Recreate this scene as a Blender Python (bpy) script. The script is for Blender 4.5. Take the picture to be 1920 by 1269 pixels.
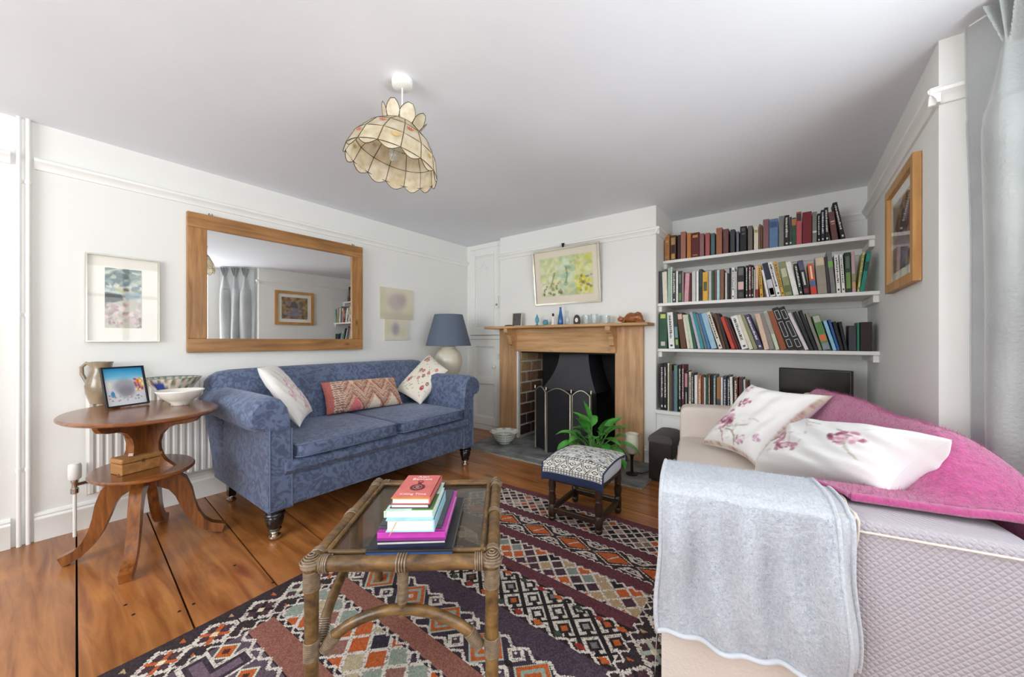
import bpy, bmesh, math, random
import numpy as np
from mathutils import Vector, Matrix, Euler

random.seed(7)
rng = np.random.default_rng(11)
for o in list(bpy.data.objects):
    bpy.data.objects.remove(o, do_unlink=True)
SC = bpy.context.scene
COL = SC.collection
PI = math.pi

# ------------------------------------------------------------------ camera
CAM_F, CAM_CX, CAM_HY, CAM_TH, CAM_H = 695.0, 960.0, 638.0, math.radians(37.0), 1.08
cam_data = bpy.data.cameras.new('camera')
cam_data.sensor_width = 36.0
cam_data.lens = 36.0 * CAM_F / 1920.0
cam_data.shift_y = (CAM_HY - 634.5) / 1920.0
cam_data.clip_start = 0.02
cam = bpy.data.objects.new('camera', cam_data)
COL.objects.link(cam)
cam.location = (0, 0, CAM_H)
cam.rotation_euler = (PI / 2, 0, CAM_TH)
SC.camera = cam

# ------------------------------------------------------------------ light and exposure
SC.view_settings.view_transform = 'Standard'
SC.view_settings.look = 'None'
SC.view_settings.gamma = 1.0
SC.view_settings.use_curve_mapping = False
SC.view_settings.exposure = 0.10
SC.cycles.use_denoising = True
SC.cycles.max_bounces = 12
SC.cycles.diffuse_bounces = 8
SC.cycles.transparent_max_bounces = 16
world = bpy.data.worlds.new('daylight')
SC.world = world
world.use_nodes = True
bg = world.node_tree.nodes['Background']
bg.inputs[0].default_value = (0.85, 0.93, 1.0, 1)
bg.inputs[1].default_value = 2.0


def area_light(name, loc, rot, sx, sy, power, color):
    ld = bpy.data.lights.new(name, 'AREA')
    ld.shape = 'RECTANGLE'
    ld.size, ld.size_y = sx, sy
    ld.energy = power
    ld.color = color
    lo = bpy.data.objects.new(name, ld)
    COL.objects.link(lo)
    lo.location = loc
    lo.rotation_euler = rot
    return lo


# daylight through the wide window on the right: sky from ahead, sunlit ground from below; and the window behind the camera
area_light('window_sky_light', (1.42, 0.30, 1.70), (0, math.radians(80), 0), 1.5, 2.6, 24, (0.95, 0.985, 1.0))
area_light('window_ground_light', (1.60, 0.15, 0.38), (0, math.radians(140), 0), 1.5, 2.8, 190, (0.95, 0.985, 1.0))
area_light('rear_window_daylight', (-1.60, -2.42, 1.45), (PI / 2, 0, 0), 1.9, 1.3, 86, (0.94, 0.98, 1.0))

# ------------------------------------------------------------------ pixel rays (1920 x 1269)
_s, _c = math.sin(CAM_TH), math.cos(CAM_TH)


def ray(x, y):
    u = (x - CAM_CX) / CAM_F
    return Vector((u * _c - _s, u * _s + _c, -(y - CAM_HY) / CAM_F))


def atz(x, y, z):
    d = ray(x, y)
    return Vector((0, 0, CAM_H)) + d * ((z - CAM_H) / d.z)


def atx(x, y, X):
    d = ray(x, y)
    return Vector((0, 0, CAM_H)) + d * (X / d.x)


def aty(x, y, Y):
    d = ray(x, y)
    return Vector((0, 0, CAM_H)) + d * (Y / d.y)


def atw(x, y, w):
    return Vector((0, 0, CAM_H)) + ray(x, y) * w


# ------------------------------------------------------------------ colour
def lin(c):
    return c / 12.92 if c <= 0.04045 else ((c + 0.055) / 1.055) ** 2.4


def hx(h, a=1.0):
    h = h.lstrip('#')
    return tuple(lin(int(h[i:i + 2], 16) / 255) for i in (0, 2, 4)) + (a,)


def hx3(h):
    h = h.lstrip('#')
    return tuple(int(h[i:i + 2], 16) / 255 for i in (0, 2, 4))


# ------------------------------------------------------------------ materials
MATS = {}


def nmat(name):
    m = bpy.data.materials.new(name)
    m.use_nodes = True
    nt = m.node_tree
    b = nt.nodes['Principled BSDF']
    MATS[name] = m
    return m, nt, b


def N(nt, t, **kw):
    n = nt.nodes.new(t)
    for k, v in kw.items():
        setattr(n, k, v)
    return n


def plain(name, col, rough=0.6, metal=0.0, var=0.06, scale=6.0, bump=0.0, bscale=60.0, spec=0.5, coat=0.0, sheen=0.0):
    """one colour with a little noise in tone, gloss and relief"""
    m, nt, b = nmat(name)
    c = hx(col) if isinstance(col, str) else col
    tc = N(nt, 'ShaderNodeTexCoord')
    no = N(nt, 'ShaderNodeTexNoise')
    no.inputs['Scale'].default_value = scale
    no.inputs['Detail'].default_value = 4
    nt.links.new(tc.outputs['Object'], no.inputs['Vector'])
    mx = N(nt, 'ShaderNodeMix', data_type='RGBA')
    mx.inputs[6].default_value = tuple(max(0, v * (1 - var)) for v in c[:3]) + (1,)
    mx.inputs[7].default_value = tuple(min(1, v * (1 + var)) for v in c[:3]) + (1,)
    mr = N(nt, 'ShaderNodeMapRange')
    mr.inputs[1].default_value = 0.28
    mr.inputs[2].default_value = 0.72
    nt.links.new(no.outputs[0], mr.inputs[0])
    nt.links.new(mr.outputs[0], mx.inputs[0])
    nt.links.new(mx.outputs[2], b.inputs['Base Color'])
    b.inputs['Roughness'].default_value = rough
    b.inputs['Metallic'].default_value = metal
    b.inputs['Specular IOR Level'].default_value = spec
    if coat:
        b.inputs['Coat Weight'].default_value = coat
        b.inputs['Coat Roughness'].default_value = 0.15
    if sheen:
        b.inputs['Sheen Weight'].default_value = sheen
        b.inputs['Sheen Roughness'].default_value = 0.5
    if bump:
        n2 = N(nt, 'ShaderNodeTexNoise')
        n2.inputs['Scale'].default_value = bscale
        n2.inputs['Detail'].default_value = 5
        nt.links.new(tc.outputs['Object'], n2.inputs['Vector'])
        bp = N(nt, 'ShaderNodeBump')
        bp.inputs['Strength'].default_value = bump
        bp.inputs['Distance'].default_value = 0.01
        nt.links.new(n2.outputs[0], bp.inputs['Height'])
        nt.links.new(bp.outputs[0], b.inputs['Normal'])
    return m


def wood(name, light, dark, axis=0, rough=0.45, stretch=14.0, scale=3.0, knots=0.0, coat=0.0, per_object=False, bump=0.05):
    """grain running along one local axis, some darker streaks and knots"""
    m, nt, b = nmat(name)
    tc = N(nt, 'ShaderNodeTexCoord')
    mp = N(nt, 'ShaderNodeMapping')
    sc = [stretch] * 3
    sc[axis] = 1.0
    mp.inputs['Scale'].default_value = sc
    vec = tc.outputs['Object']
    if per_object:
        oi = N(nt, 'ShaderNodeObjectInfo')
        ad = N(nt, 'ShaderNodeVectorMath', operation='SCALE')
        ad.inputs[0].default_value = (13.0, 7.0, 3.0)
        nt.links.new(oi.outputs['Random'], ad.inputs['Scale'])
        a2 = N(nt, 'ShaderNodeVectorMath', operation='ADD')
        nt.links.new(vec, a2.inputs[0])
        nt.links.new(ad.outputs[0], a2.inputs[1])
        vec = a2.outputs[0]
    nt.links.new(vec, mp.inputs['Vector'])
    no = N(nt, 'ShaderNodeTexNoise')
    no.inputs['Scale'].default_value = scale
    no.inputs['Detail'].default_value = 7
    no.inputs['Roughness'].default_value = 0.6
    no.inputs['Distortion'].default_value = 0.6
    nt.links.new(mp.outputs[0], no.inputs['Vector'])
    cr = N(nt, 'ShaderNodeValToRGB')
    cr.color_ramp.elements[0].position = 0.3
    cr.color_ramp.elements[0].color = hx(dark)
    cr.color_ramp.elements[1].position = 0.68
    cr.color_ramp.elements[1].color = hx(light)
    nt.links.new(no.outputs[0], cr.inputs[0])
    out = cr.outputs[0]
    # broad tone patches
    n3 = N(nt, 'ShaderNodeTexNoise')
    n3.inputs['Scale'].default_value = 2.2
    n3.inputs['Detail'].default_value = 3
    nt.links.new(vec, n3.inputs['Vector'])
    mp3 = N(nt, 'ShaderNodeMapRange')
    mp3.inputs[1].default_value = 0.3
    mp3.inputs[2].default_value = 0.7
    mp3.inputs[3].default_value = 0.78
    mp3.inputs[4].default_value = 1.18
    nt.links.new(n3.outputs[0], mp3.inputs[0])
    hs = N(nt, 'ShaderNodeHueSaturation')
    nt.links.new(out, hs.inputs['Color'])
    nt.links.new(mp3.outputs[0], hs.inputs['Value'])
    out = hs.outputs[0]
    if knots:
        vo = N(nt, 'ShaderNodeTexVoronoi')
        vo.inputs['Scale'].default_value = knots
        mk = N(nt, 'ShaderNodeMapping')
        ks = [2.2] * 3
        ks[axis] = 1.0
        mk.inputs['Scale'].default_value = ks
        nt.links.new(vec, mk.inputs['Vector'])
        nt.links.new(mk.outputs[0], vo.inputs['Vector'])
        kr = N(nt, 'ShaderNodeMapRange')
        kr.inputs[1].default_value = 0.05
        kr.inputs[2].default_value = 0.13
        kr.inputs[3].default_value = 0.8
        kr.inputs[4].default_value = 0.0
        nt.links.new(vo.outputs['Distance'], kr.inputs[0])
        mx = N(nt, 'ShaderNodeMix', data_type='RGBA')
        nt.links.new(kr.outputs[0], mx.inputs[0])
        nt.links.new(out, mx.inputs[6])
        mx.inputs[7].default_value = tuple(v * 0.45 for v in hx(dark)[:3]) + (1,)
        out = mx.outputs[2]
    nt.links.new(out, b.inputs['Base Color'])
    b.inputs['Roughness'].default_value = rough
    if coat:
        b.inputs['Coat Weight'].default_value = coat
        b.inputs['Coat Roughness'].default_value = 0.2
    bp = N(nt, 'ShaderNodeBump')
    bp.inputs['Strength'].default_value = bump
    bp.inputs['Distance'].default_value = 0.01
    nt.links.new(no.outputs[0], bp.inputs['Height'])
    nt.links.new(bp.outputs[0], b.inputs['Normal'])
    return m


def painted(name, rough=0.8, bump=0.0, bscale=150.0, sheen=0.0, coat=0.0):
    """colour comes from the mesh's own 'Col' attribute (printed, woven or painted pattern)"""
    m, nt, b = nmat(name)
    at = N(nt, 'ShaderNodeAttribute')
    at.attribute_name = 'Col'
    nt.links.new(at.outputs['Color'], b.inputs['Base Color'])
    b.inputs['Roughness'].default_value = rough
    b.inputs['Specular IOR Level'].default_value = 0.3
    if sheen:
        b.inputs['Sheen Weight'].default_value = sheen
    if coat:
        b.inputs['Coat Weight'].default_value = coat
        b.inputs['Coat Roughness'].default_value = 0.03
    if bump:
        tc = N(nt, 'ShaderNodeTexCoord')
        no = N(nt, 'ShaderNodeTexNoise')
        no.inputs['Scale'].default_value = bscale
        no.inputs['Detail'].default_value = 3
        nt.links.new(tc.outputs['Object'], no.inputs['Vector'])
        bp = N(nt, 'ShaderNodeBump')
        bp.inputs['Strength'].default_value = bump
        bp.inputs['Distance'].default_value = 0.004
        nt.links.new(no.outputs[0], bp.inputs['Height'])
        nt.links.new(bp.outputs[0], b.inputs['Normal'])
    return m


def glassy(name, col, alpha=0.25, rough=0.03):
    """thin clear or tinted glass: mostly lets light through, with a sharp reflection"""
    m, nt, b = nmat(name)
    out = nt.nodes['Material Output']
    tr = N(nt, 'ShaderNodeBsdfTransparent')
    tr.inputs[0].default_value = hx(col)
    gl = N(nt, 'ShaderNodeBsdfGlossy')
    gl.inputs['Roughness'].default_value = rough
    gl.inputs[0].default_value = (1, 1, 1, 1)
    lw = N(nt, 'ShaderNodeLayerWeight')
    lw.inputs[0].default_value = 0.5
    pw = N(nt, 'ShaderNodeMath', operation='POWER')
    nt.links.new(lw.outputs['Facing'], pw.inputs[0])
    pw.inputs[1].default_value = 5.0
    fr = N(nt, 'ShaderNodeMath', operation='MULTIPLY_ADD')
    nt.links.new(pw.outputs[0], fr.inputs[0])
    fr.inputs[1].default_value = 0.9
    fr.inputs[2].default_value = 0.05
    m1 = N(nt, 'ShaderNodeMixShader')
    nt.links.new(fr.outputs[0], m1.inputs[0])
    nt.links.new(tr.outputs[0], m1.inputs[1])
    nt.links.new(gl.outputs[0], m1.inputs[2])
    b.inputs['Base Color'].default_value = hx(col)
    b.inputs['Roughness'].default_value = 0.1
    m2 = N(nt, 'ShaderNodeMixShader')
    m2.inputs[0].default_value = alpha
    nt.links.new(m1.outputs[0], m2.inputs[1])
    nt.links.new(b.outputs[0], m2.inputs[2])
    nt.links.new(m2.outputs[0], out.inputs[0])
    return m


plain('wall_paint', '#e8e8e4', 0.85, var=0.015, scale=2.0, bump=0.05, bscale=25, spec=0.2)
plain('ceiling_paint', '#e7ebf0', 0.9, var=0.02, scale=1.6, bump=0.35, bscale=3.5, spec=0.15)
plain('white_gloss', '#eeeeea', 0.35, var=0.02, scale=5)
plain('shelf_white', '#e9e7e4', 0.45, var=0.03, scale=5)
plain('gap_black', '#140d08', 0.9)
plain('knot_iron', '#2a2522', 0.5, metal=0.6)
wood('floorboard', '#b97a42', '#7c421b', axis=0, rough=0.3, stretch=9, scale=2.2, knots=2.0, per_object=True, coat=0.25, bump=0.06)
wood('pine', '#cf9a62', '#a8713c', axis=0, rough=0.45, stretch=12, scale=2.5, knots=3.0, bump=0.04)
wood('pine_upright', '#cda47a', '#a97f55', axis=2, rough=0.55, stretch=12, scale=2.2, knots=2.6, bump=0.04)
wood('pine_lintel', '#cda576', '#ab7f50', axis=0, rough=0.55, stretch=12, scale=2.2, knots=2.6, bump=0.04)
wood('mirror_rail', '#b48450', '#835729', axis=1, rough=0.4, stretch=12, scale=2.4, knots=3.4, bump=0.04)
wood('mirror_stile', '#b48450', '#835729', axis=2, rough=0.4, stretch=12, scale=2.4, knots=3.4, bump=0.04)
wood('oak_frame', '#cc9a5c', '#ab7a40', axis=2, rough=0.45, stretch=15, scale=3, bump=0.03)
wood('table_wood', '#94592a', '#5d2f12', axis=1, rough=0.25, stretch=9, scale=3, coat=0.4, bump=0.02)
wood('table_leg_wood', '#9b5f2c', '#582b10', axis=2, rough=0.28, stretch=9, scale=4, coat=0.35, bump=0.02)
wood('box_wood', '#c08a4e', '#94622f', axis=1, rough=0.5, stretch=8, scale=6, bump=0.03)
wood('dark_oak', '#3d271b', '#1f120b', axis=2, rough=0.35, stretch=8, scale=6, coat=0.2)
wood('ebony_leg', '#1d1716', '#0d0a0a', axis=2, rough=0.25, stretch=8, scale=6, coat=0.4)
wood('rattan', '#8f6b3c', '#352313', axis=0, rough=0.4, stretch=2.2, scale=14, coat=0.25, bump=0.12)
plain('cane_binding', '#84705a', 0.4, var=0.35, scale=60, coat=0.2)
wood('cat_wood', '#b26a35', '#6d3515', axis=0, rough=0.3, stretch=3, scale=18, coat=0.3)
plain('brass', '#a08a55', 0.32, metal=1.0)
plain('dull_brass', '#b8b3a6', 0.35, metal=1.0)
plain('chrome', '#c8c8c8', 0.15, metal=1.0)
plain('castor_brass', '#c9bfae', 0.22, metal=1.0)
plain('silver_frame', '#b3ada0', 0.3, metal=0.9)
plain('iron_black', '#26262a', 0.5, metal=0.4, var=0.2, scale=8, bump=0.06, bscale=40)
plain('hood_iron', '#3a3a3d', 0.45, metal=0.35, var=0.2, scale=4, bump=0.08, bscale=25)
plain('soot', '#1b1817', 0.9, var=0.4, scale=6)
plain('black_plastic', '#15151a', 0.35)
plain('screen_black', '#0a0b0d', 0.12, spec=0.6)
plain('cable_brown', '#2b1a12', 0.5)
plain('slate', '#7b7d7d', 0.5, var=0.65, scale=7, bump=0.15, bscale=14)
plain('slate_joint', '#a29e94', 0.9, var=0.2, scale=30)
plain('mortar', '#d5cfc2', 0.9, var=0.15, scale=30)
plain('ceramic_white', '#e9e7dd', 0.2, var=0.03, coat=0.4)
plain('ceramic_cream', '#ddd6c4', 0.3, var=0.06, coat=0.3)
plain('ceramic_jug', '#90816a', 0.25, var=0.45, scale=9, coat=0.4)
plain('lampshade_blue', '#5d6879', 0.75, var=0.05, scale=300)
plain('lampshade_lining', '#efe9d8', 0.8)
plain('paper_white', '#eeece6', 0.9, var=0.02)
plain('mount_board', '#ece8dd', 0.85, var=0.02)
plain('mount_cream', '#e2d8c6', 0.85, var=0.02)
plain('page_edges', '#d9d2c2', 0.9, var=0.12, scale=80)
plain('piping_blue', '#5d6a82', 0.85)
plain('leaf_green', '#4a9a3c', 0.38, var=0.45, scale=9, coat=0.2)
plain('stem_green', '#5d9a48', 0.5)
plain('soil', '#2a1f17', 0.95)
plain('pot_dark', '#2d2a28', 0.6)
plain('curtain_silk', '#a5a9a8', 0.36, var=0.1, scale=5, bump=0.25, bscale=90, sheen=0.4)
plain('curtain_lining', '#d8d6cd', 0.8)
plain('blanket_binding', '#cfd3da', 0.9, sheen=0.5)
plain('fringe_pink', '#b5225e', 0.9, sheen=0.4)
plain('wicker_dark', '#2e2420', 0.5, var=0.3, scale=20)
plain('box_lid_grey', '#4d4946', 0.6, var=0.15)
plain('radiator_white', '#e3e2dd', 0.35, var=0.01)
painted('print', 0.75)
painted('glazed_print', 0.6, coat=1.0)
painted('glazed_paint', 0.25, coat=0.4)
painted('kilim', 0.95, bump=0.5, bscale=260)
painted('cotton_print', 0.85, bump=0.12, bscale=220, sheen=0.15)
painted('wool_weave', 0.95, bump=0.6, bscale=230)
painted('bound_paper', 0.55)
glassy('clear_glass', '#ffffff', 0.03)
glassy('table_glass', '#c4beb2', 0.05)
glassy('window_glass', '#ffffff', 0.0)
glassy('blue_glass', '#3f86c4', 0.45)
glassy('aqua_glass', '#79c3d6', 0.4)
glassy('frosted_glass', '#eef2f2', 0.22, 0.1)
# mirror
m_, nt_, b_ = nmat('mirror_glass')
b_.inputs['Base Color'].default_value = (0.93, 0.94, 0.94, 1)
b_.inputs['Metallic'].default_value = 1.0
b_.inputs['Roughness'].default_value = 0.01
# shell
m_, nt_, b_ = nmat('capiz_shell')
b_.inputs['Roughness'].default_value = 0.3
tc_ = N(nt_, 'ShaderNodeTexCoord')
no_ = N(nt_, 'ShaderNodeTexNoise')
no_.inputs['Scale'].default_value = 25
nt_.links.new(tc_.outputs['Object'], no_.inputs['Vector'])
cr_ = N(nt_, 'ShaderNodeValToRGB')
cr_.color_ramp.elements[0].position = 0.3
cr_.color_ramp.elements[0].color = hx('#d3c29a')
cr_.color_ramp.elements[1].position = 0.7
cr_.color_ramp.elements[1].color = hx('#efe6d0')
nt_.links.new(no_.outputs[0], cr_.inputs[0])
nt_.links.new(cr_.outputs[0], b_.inputs['Base Color'])
tl_ = N(nt_, 'ShaderNodeBsdfTranslucent')
nt_.links.new(cr_.outputs[0], tl_.inputs[0])
mx_ = N(nt_, 'ShaderNodeMixShader')
mx_.inputs[0].default_value = 0.45
nt_.links.new(b_.outputs[0], mx_.inputs[1])
nt_.links.new(tl_.outputs[0], mx_.inputs[2])
nt_.links.new(mx_.outputs[0], nt_.nodes['Material Output'].inputs[0])
# blue damask: two blues in a scrolling leafy pattern, the nap catching light
m_, nt_, b_ = nmat('blue_damask')
tc_ = N(nt_, 'ShaderNodeTexCoord')
n1_ = N(nt_, 'ShaderNodeTexNoise')
n1_.inputs['Scale'].default_value = 21
n1_.inputs['Detail'].default_value = 5
n1_.inputs['Distortion'].default_value = 1.6
nt_.links.new(tc_.outputs['Object'], n1_.inputs['Vector'])
cr_ = N(nt_, 'ShaderNodeValToRGB')
cr_.color_ramp.elements[0].position = 0.44
cr_.color_ramp.elements[0].color = hx('#4a5671')
cr_.color_ramp.elements[1].position = 0.56
cr_.color_ramp.elements[1].color = hx('#64728f')
nt_.links.new(n1_.outputs[0], cr_.inputs[0])
nt_.links.new(cr_.outputs[0], b_.inputs['Base Color'])
b_.inputs['Roughness'].default_value = 0.6
b_.inputs['Sheen Weight'].default_value = 0.35
b_.inputs['Sheen Roughness'].default_value = 0.4
b_.inputs['Sheen Tint'].default_value = hx('#c7d0e4')
n2_ = N(nt_, 'ShaderNodeTexNoise')
n2_.inputs['Scale'].default_value = 240
nt_.links.new(tc_.outputs['Object'], n2_.inputs['Vector'])
bp_ = N(nt_, 'ShaderNodeBump')
bp_.inputs['Strength'].default_value = 0.25
bp_.inputs['Distance'].default_value = 0.004
ad_ = N(nt_, 'ShaderNodeMath', operation='ADD')
nt_.links.new(n1_.outputs[0], ad_.inputs[0])
nt_.links.new(n2_.outputs[0], ad_.inputs[1])
nt_.links.new(ad_.outputs[0], bp_.inputs['Height'])
nt_.links.new(bp_.outputs[0], b_.inputs['Normal'])


def lattice_cloth(name, col, k, strength, sheen=0.1):
    """quilted cotton: raised diamonds on the object's own x and z (or y) axes"""
    m, nt, b = nmat(name)
    tc = N(nt, 'ShaderNodeTexCoord')
    sp = N(nt, 'ShaderNodeSeparateXYZ')
    nt.links.new(tc.outputs['Object'], sp.inputs[0])
    xy = N(nt, 'ShaderNodeMath', operation='ADD')
    nt.links.new(sp.outputs[0], xy.inputs[0])
    nt.links.new(sp.outputs[1], xy.inputs[1])
    outs = []
    for sg, ks in ((1, 1.0), (-1, 1.0)):
        mu = N(nt, 'ShaderNodeMath', operation='MULTIPLY_ADD')
        nt.links.new(sp.outputs[2], mu.inputs[0])
        mu.inputs[1].default_value = sg * 1.0
        nt.links.new(xy.outputs[0], mu.inputs[2])
        sc = N(nt, 'ShaderNodeMath', operation='MULTIPLY')
        nt.links.new(mu.outputs[0], sc.inputs[0])
        sc.inputs[1].default_value = k * ks
        si = N(nt, 'ShaderNodeMath', operation='SINE')
        nt.links.new(sc.outputs[0], si.inputs[0])
        ab = N(nt, 'ShaderNodeMath', operation='ABSOLUTE')
        nt.links.new(si.outputs[0], ab.inputs[0])
        outs.append(ab.outputs[0])
    mi = N(nt, 'ShaderNodeMath', operation='MINIMUM')
    nt.links.new(outs[0], mi.inputs[0])
    nt.links.new(outs[1], mi.inputs[1])
    no = N(nt, 'ShaderNodeTexNoise')
    no.inputs['Scale'].default_value = 350
    nt.links.new(tc.outputs['Object'], no.inputs['Vector'])
    ma = N(nt, 'ShaderNodeMath', operation='MULTIPLY_ADD')
    nt.links.new(no.outputs[0], ma.inputs[0])
    ma.inputs[1].default_value = 0.35
    nt.links.new(mi.outputs[0], ma.inputs[2])
    bp = N(nt, 'ShaderNodeBump')
    bp.inputs['Strength'].default_value = strength
    bp.inputs['Distance'].default_value = 0.006
    nt.links.new(ma.outputs[0], bp.inputs['Height'])
    nt.links.new(bp.outputs[0], b.inputs['Normal'])
    b.inputs['Base Color'].default_value = hx(col)
    b.inputs['Roughness'].default_value = 0.85
    b.inputs['Sheen Weight'].default_value = sheen
    return m


lattice_cloth('quilted_cotton', '#b4adb4', 190.0, 0.5)
plain('cotton_seat', '#d9cec5', 0.9, var=0.03, bump=0.3, bscale=120)


def furry(name, c0, c1, scale, bump):
    m, nt, b = nmat(name)
    tc = N(nt, 'ShaderNodeTexCoord')
    no = N(nt, 'ShaderNodeTexNoise')
    no.inputs['Scale'].default_value = scale
    no.inputs['Detail'].default_value = 6
    no.inputs['Roughness'].default_value = 0.75
    nt.links.new(tc.outputs['Object'], no.inputs['Vector'])
    cr = N(nt, 'ShaderNodeValToRGB')
    cr.color_ramp.elements[0].position = 0.3
    cr.color_ramp.elements[0].color = hx(c0)
    cr.color_ramp.elements[1].position = 0.7
    cr.color_ramp.elements[1].color = hx(c1)
    nt.links.new(no.outputs[0], cr.inputs[0])
    nt.links.new(cr.outputs[0], b.inputs['Base Color'])
    b.inputs['Roughness'].default_value = 0.95
    b.inputs['Sheen Weight'].default_value = 0.6
    b.inputs['Sheen Roughness'].default_value = 0.6
    bp = N(nt, 'ShaderNodeBump')
    bp.inputs['Strength'].default_value = bump
    bp.inputs['Distance'].default_value = 0.012
    nt.links.new(no.outputs[0], bp.inputs['Height'])
    nt.links.new(bp.outputs[0], b.inputs['Normal'])
    return m


furry('grey_fleece', '#bcc3d0', '#e9edf4', 130, 0.7)
furry('pink_mohair', '#9c1060', '#cc2f90', 60, 0.7)


def mat(name):
    return MATS[name]


# ------------------------------------------------------------------ mesh building
def V3(p):
    return Vector((p[0], p[1], p[2]))


class MB:
    """collects shapes that become one mesh"""

    def __init__(self):
        self.v = []
        self.f = []

    def add(self, vs, fs, M=None):
        o = len(self.v)
        if M is not None:
            vs = [M @ V3(p) for p in vs]
        self.v.extend([tuple(p) for p in vs])
        self.f.extend([tuple(i + o for i in q) for q in fs])
        return self

    def box(self, lo, hi, M=None):
        x0, y0, z0 = lo
        x1, y1, z1 = hi
        vs = [(x0, y0, z0), (x1, y0, z0), (x1, y1, z0), (x0, y1, z0), (x0, y0, z1), (x1, y0, z1), (x1, y1, z1), (x0, y1, z1)]
        fs = [(0, 3, 2, 1), (4, 5, 6, 7), (0, 1, 5, 4), (1, 2, 6, 5), (2, 3, 7, 6), (3, 0, 4, 7)]
        return self.add(vs, fs, M)

    def bbox(self, lo, hi, bev=0.01, seg=2, M=None):
        bm = bmesh.new()
        bmesh.ops.create_cube(bm, size=1.0)
        c = [(lo[i] + hi[i]) / 2 for i in range(3)]
        d = [hi[i] - lo[i] for i in range(3)]
        for v in bm.verts:
            v.co = Vector((c[0] + v.co.x * d[0], c[1] + v.co.y * d[1], c[2] + v.co.z * d[2]))
        bmesh.ops.bevel(bm, geom=bm.edges[:], offset=min(bev, min(abs(x) for x in d) * 0.45), segments=seg, profile=0.5, affect='EDGES')
        bm.verts.index_update()
        self.add([v.co.copy() for v in bm.verts], [[v.index for v in f.verts] for f in bm.faces], M)
        bm.free()
        return self

    def tube(self, path, r, n=8, closed=False, cap=True, M=None):
        P = [V3(p) for p in path]
        k = len(P)
        rs = [r] * k if not hasattr(r, '__len__') else list(r)
        T = []
        for i in range(k):
            a = P[(i - 1) % k] if (closed or i > 0) else P[i]
            b = P[(i + 1) % k] if (closed or i < k - 1) else P[i]
            t = b - a
            T.append(t.normalized() if t.length > 1e-9 else Vector((0, 0, 1)))
        up = Vector((0, 0, 1)) if abs(T[0].z) < 0.9 else Vector((1, 0, 0))
        nrm = (up - T[0] * up.dot(T[0])).normalized()
        vs, fs = [], []
        for i in range(k):
            nrm = nrm - T[i] * nrm.dot(T[i])
            nrm = nrm.normalized() if nrm.length > 1e-6 else T[i].orthogonal().normalized()
            bi = T[i].cross(nrm)
            for j in range(n):
                a = 2 * PI * j / n
                vs.append(P[i] + (nrm * math.cos(a) + bi * math.sin(a)) * rs[i])
        m = k if closed else k - 1
        for i in range(m):
            i2 = (i + 1) % k
            for j in range(n):
                j2 = (j + 1) % n
                fs.append((i * n + j, i * n + j2, i2 * n + j2, i2 * n + j))
        if cap and not closed:
            fs.append(tuple(range(n - 1, -1, -1)))
            fs.append(tuple((k - 1) * n + j for j in range(n)))
        return self.add(vs, fs, M)

    def lathe(self, prof, n=24, M=None, cap=True):
        """prof: (radius, height) pairs, turned about z"""
        vs, fs = [], []
        k = len(prof)
        for r, z in prof:
            for j in range(n):
                a = 2 * PI * j / n
                vs.append((r * math.cos(a), r * math.sin(a), z))
        for i in range(k - 1):
            for j in range(n):
                j2 = (j + 1) % n
                fs.append((i * n + j, i * n + j2, (i + 1) * n + j2, (i + 1) * n + j))
        if cap:
            if prof[0][0] > 1e-5:
                fs.append(tuple(range(n - 1, -1, -1)))
            if prof[-1][0] > 1e-5:
                fs.append(tuple((k - 1) * n + j for j in range(n)))
        return self.add(vs, fs, M)

    def prism(self, poly, a0, a1, fn=None, M=None):
        """poly in 2-d, pulled from a0 to a1; fn(p, q, a) places a point"""
        fn = fn or (lambda p, q, a: (p, q, a))
        n = len(poly)
        vs = [fn(p, q, a0) for p, q in poly] + [fn(p, q, a1) for p, q in poly]
        fs = [tuple(range(n - 1, -1, -1)), tuple(range(n, 2 * n))]
        for i in range(n):
            j = (i + 1) % n
            fs.append((i, j, n + j, n + i))
        return self.add(vs, fs, M)

    def loft(self, rings, cap=True, close=True, M=None):
        n = len(rings[0])
        vs = [p for r in rings for p in r]
        fs = []
        for i in range(len(rings) - 1):
            for j in range(n if close else n - 1):
                j2 = (j + 1) % n
                fs.append((i * n + j, i * n + j2, (i + 1) * n + j2, (i + 1) * n + j))
        if cap and close:
            fs.append(tuple(range(n - 1, -1, -1)))
            fs.append(tuple((len(rings) - 1) * n + j for j in range(n)))
        return self.add(vs, fs, M)

    def grid(self, fn, nu, nv, wrap_u=False, M=None):
        vs = [fn(i / nu, j / nv) for j in range(nv + 1) for i in range(nu + 1)]
        fs = []
        w = nu + 1
        for j in range(nv):
            for i in range(nu):
                fs.append((j * w + i, j * w + i + 1, (j + 1) * w + i + 1, (j + 1) * w + i))
        return self.add(vs, fs, M)

    def build(self, name, material, parent=None, smooth=False, world=False, recalc=True):
        me = bpy.data.meshes.new(name)
        me.from_pydata(self.v, [], self.f)
        me.materials.append(mat(material))
        if recalc:
            bm = bmesh.new()
            bm.from_mesh(me)
            bmesh.ops.recalc_face_normals(bm, faces=bm.faces[:])
            bm.to_mesh(me)
            bm.free()
        if smooth:
            smooth_mesh(me, smooth)
        me.update()
        return link(name, me, parent, world)


def smooth_mesh(me, ang):
    me.polygons.foreach_set('use_smooth', [True] * len(me.polygons))
    if ang is True:
        ang = 40
    if ang < 180:
        bm = bmesh.new()
        bm.from_mesh(me)
        lim = math.radians(ang)
        for e in bm.edges:
            if len(e.link_faces) == 2 and e.calc_face_angle(0) > lim:
                e.smooth = False
        bm.to_mesh(me)
        bm.free()


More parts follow.
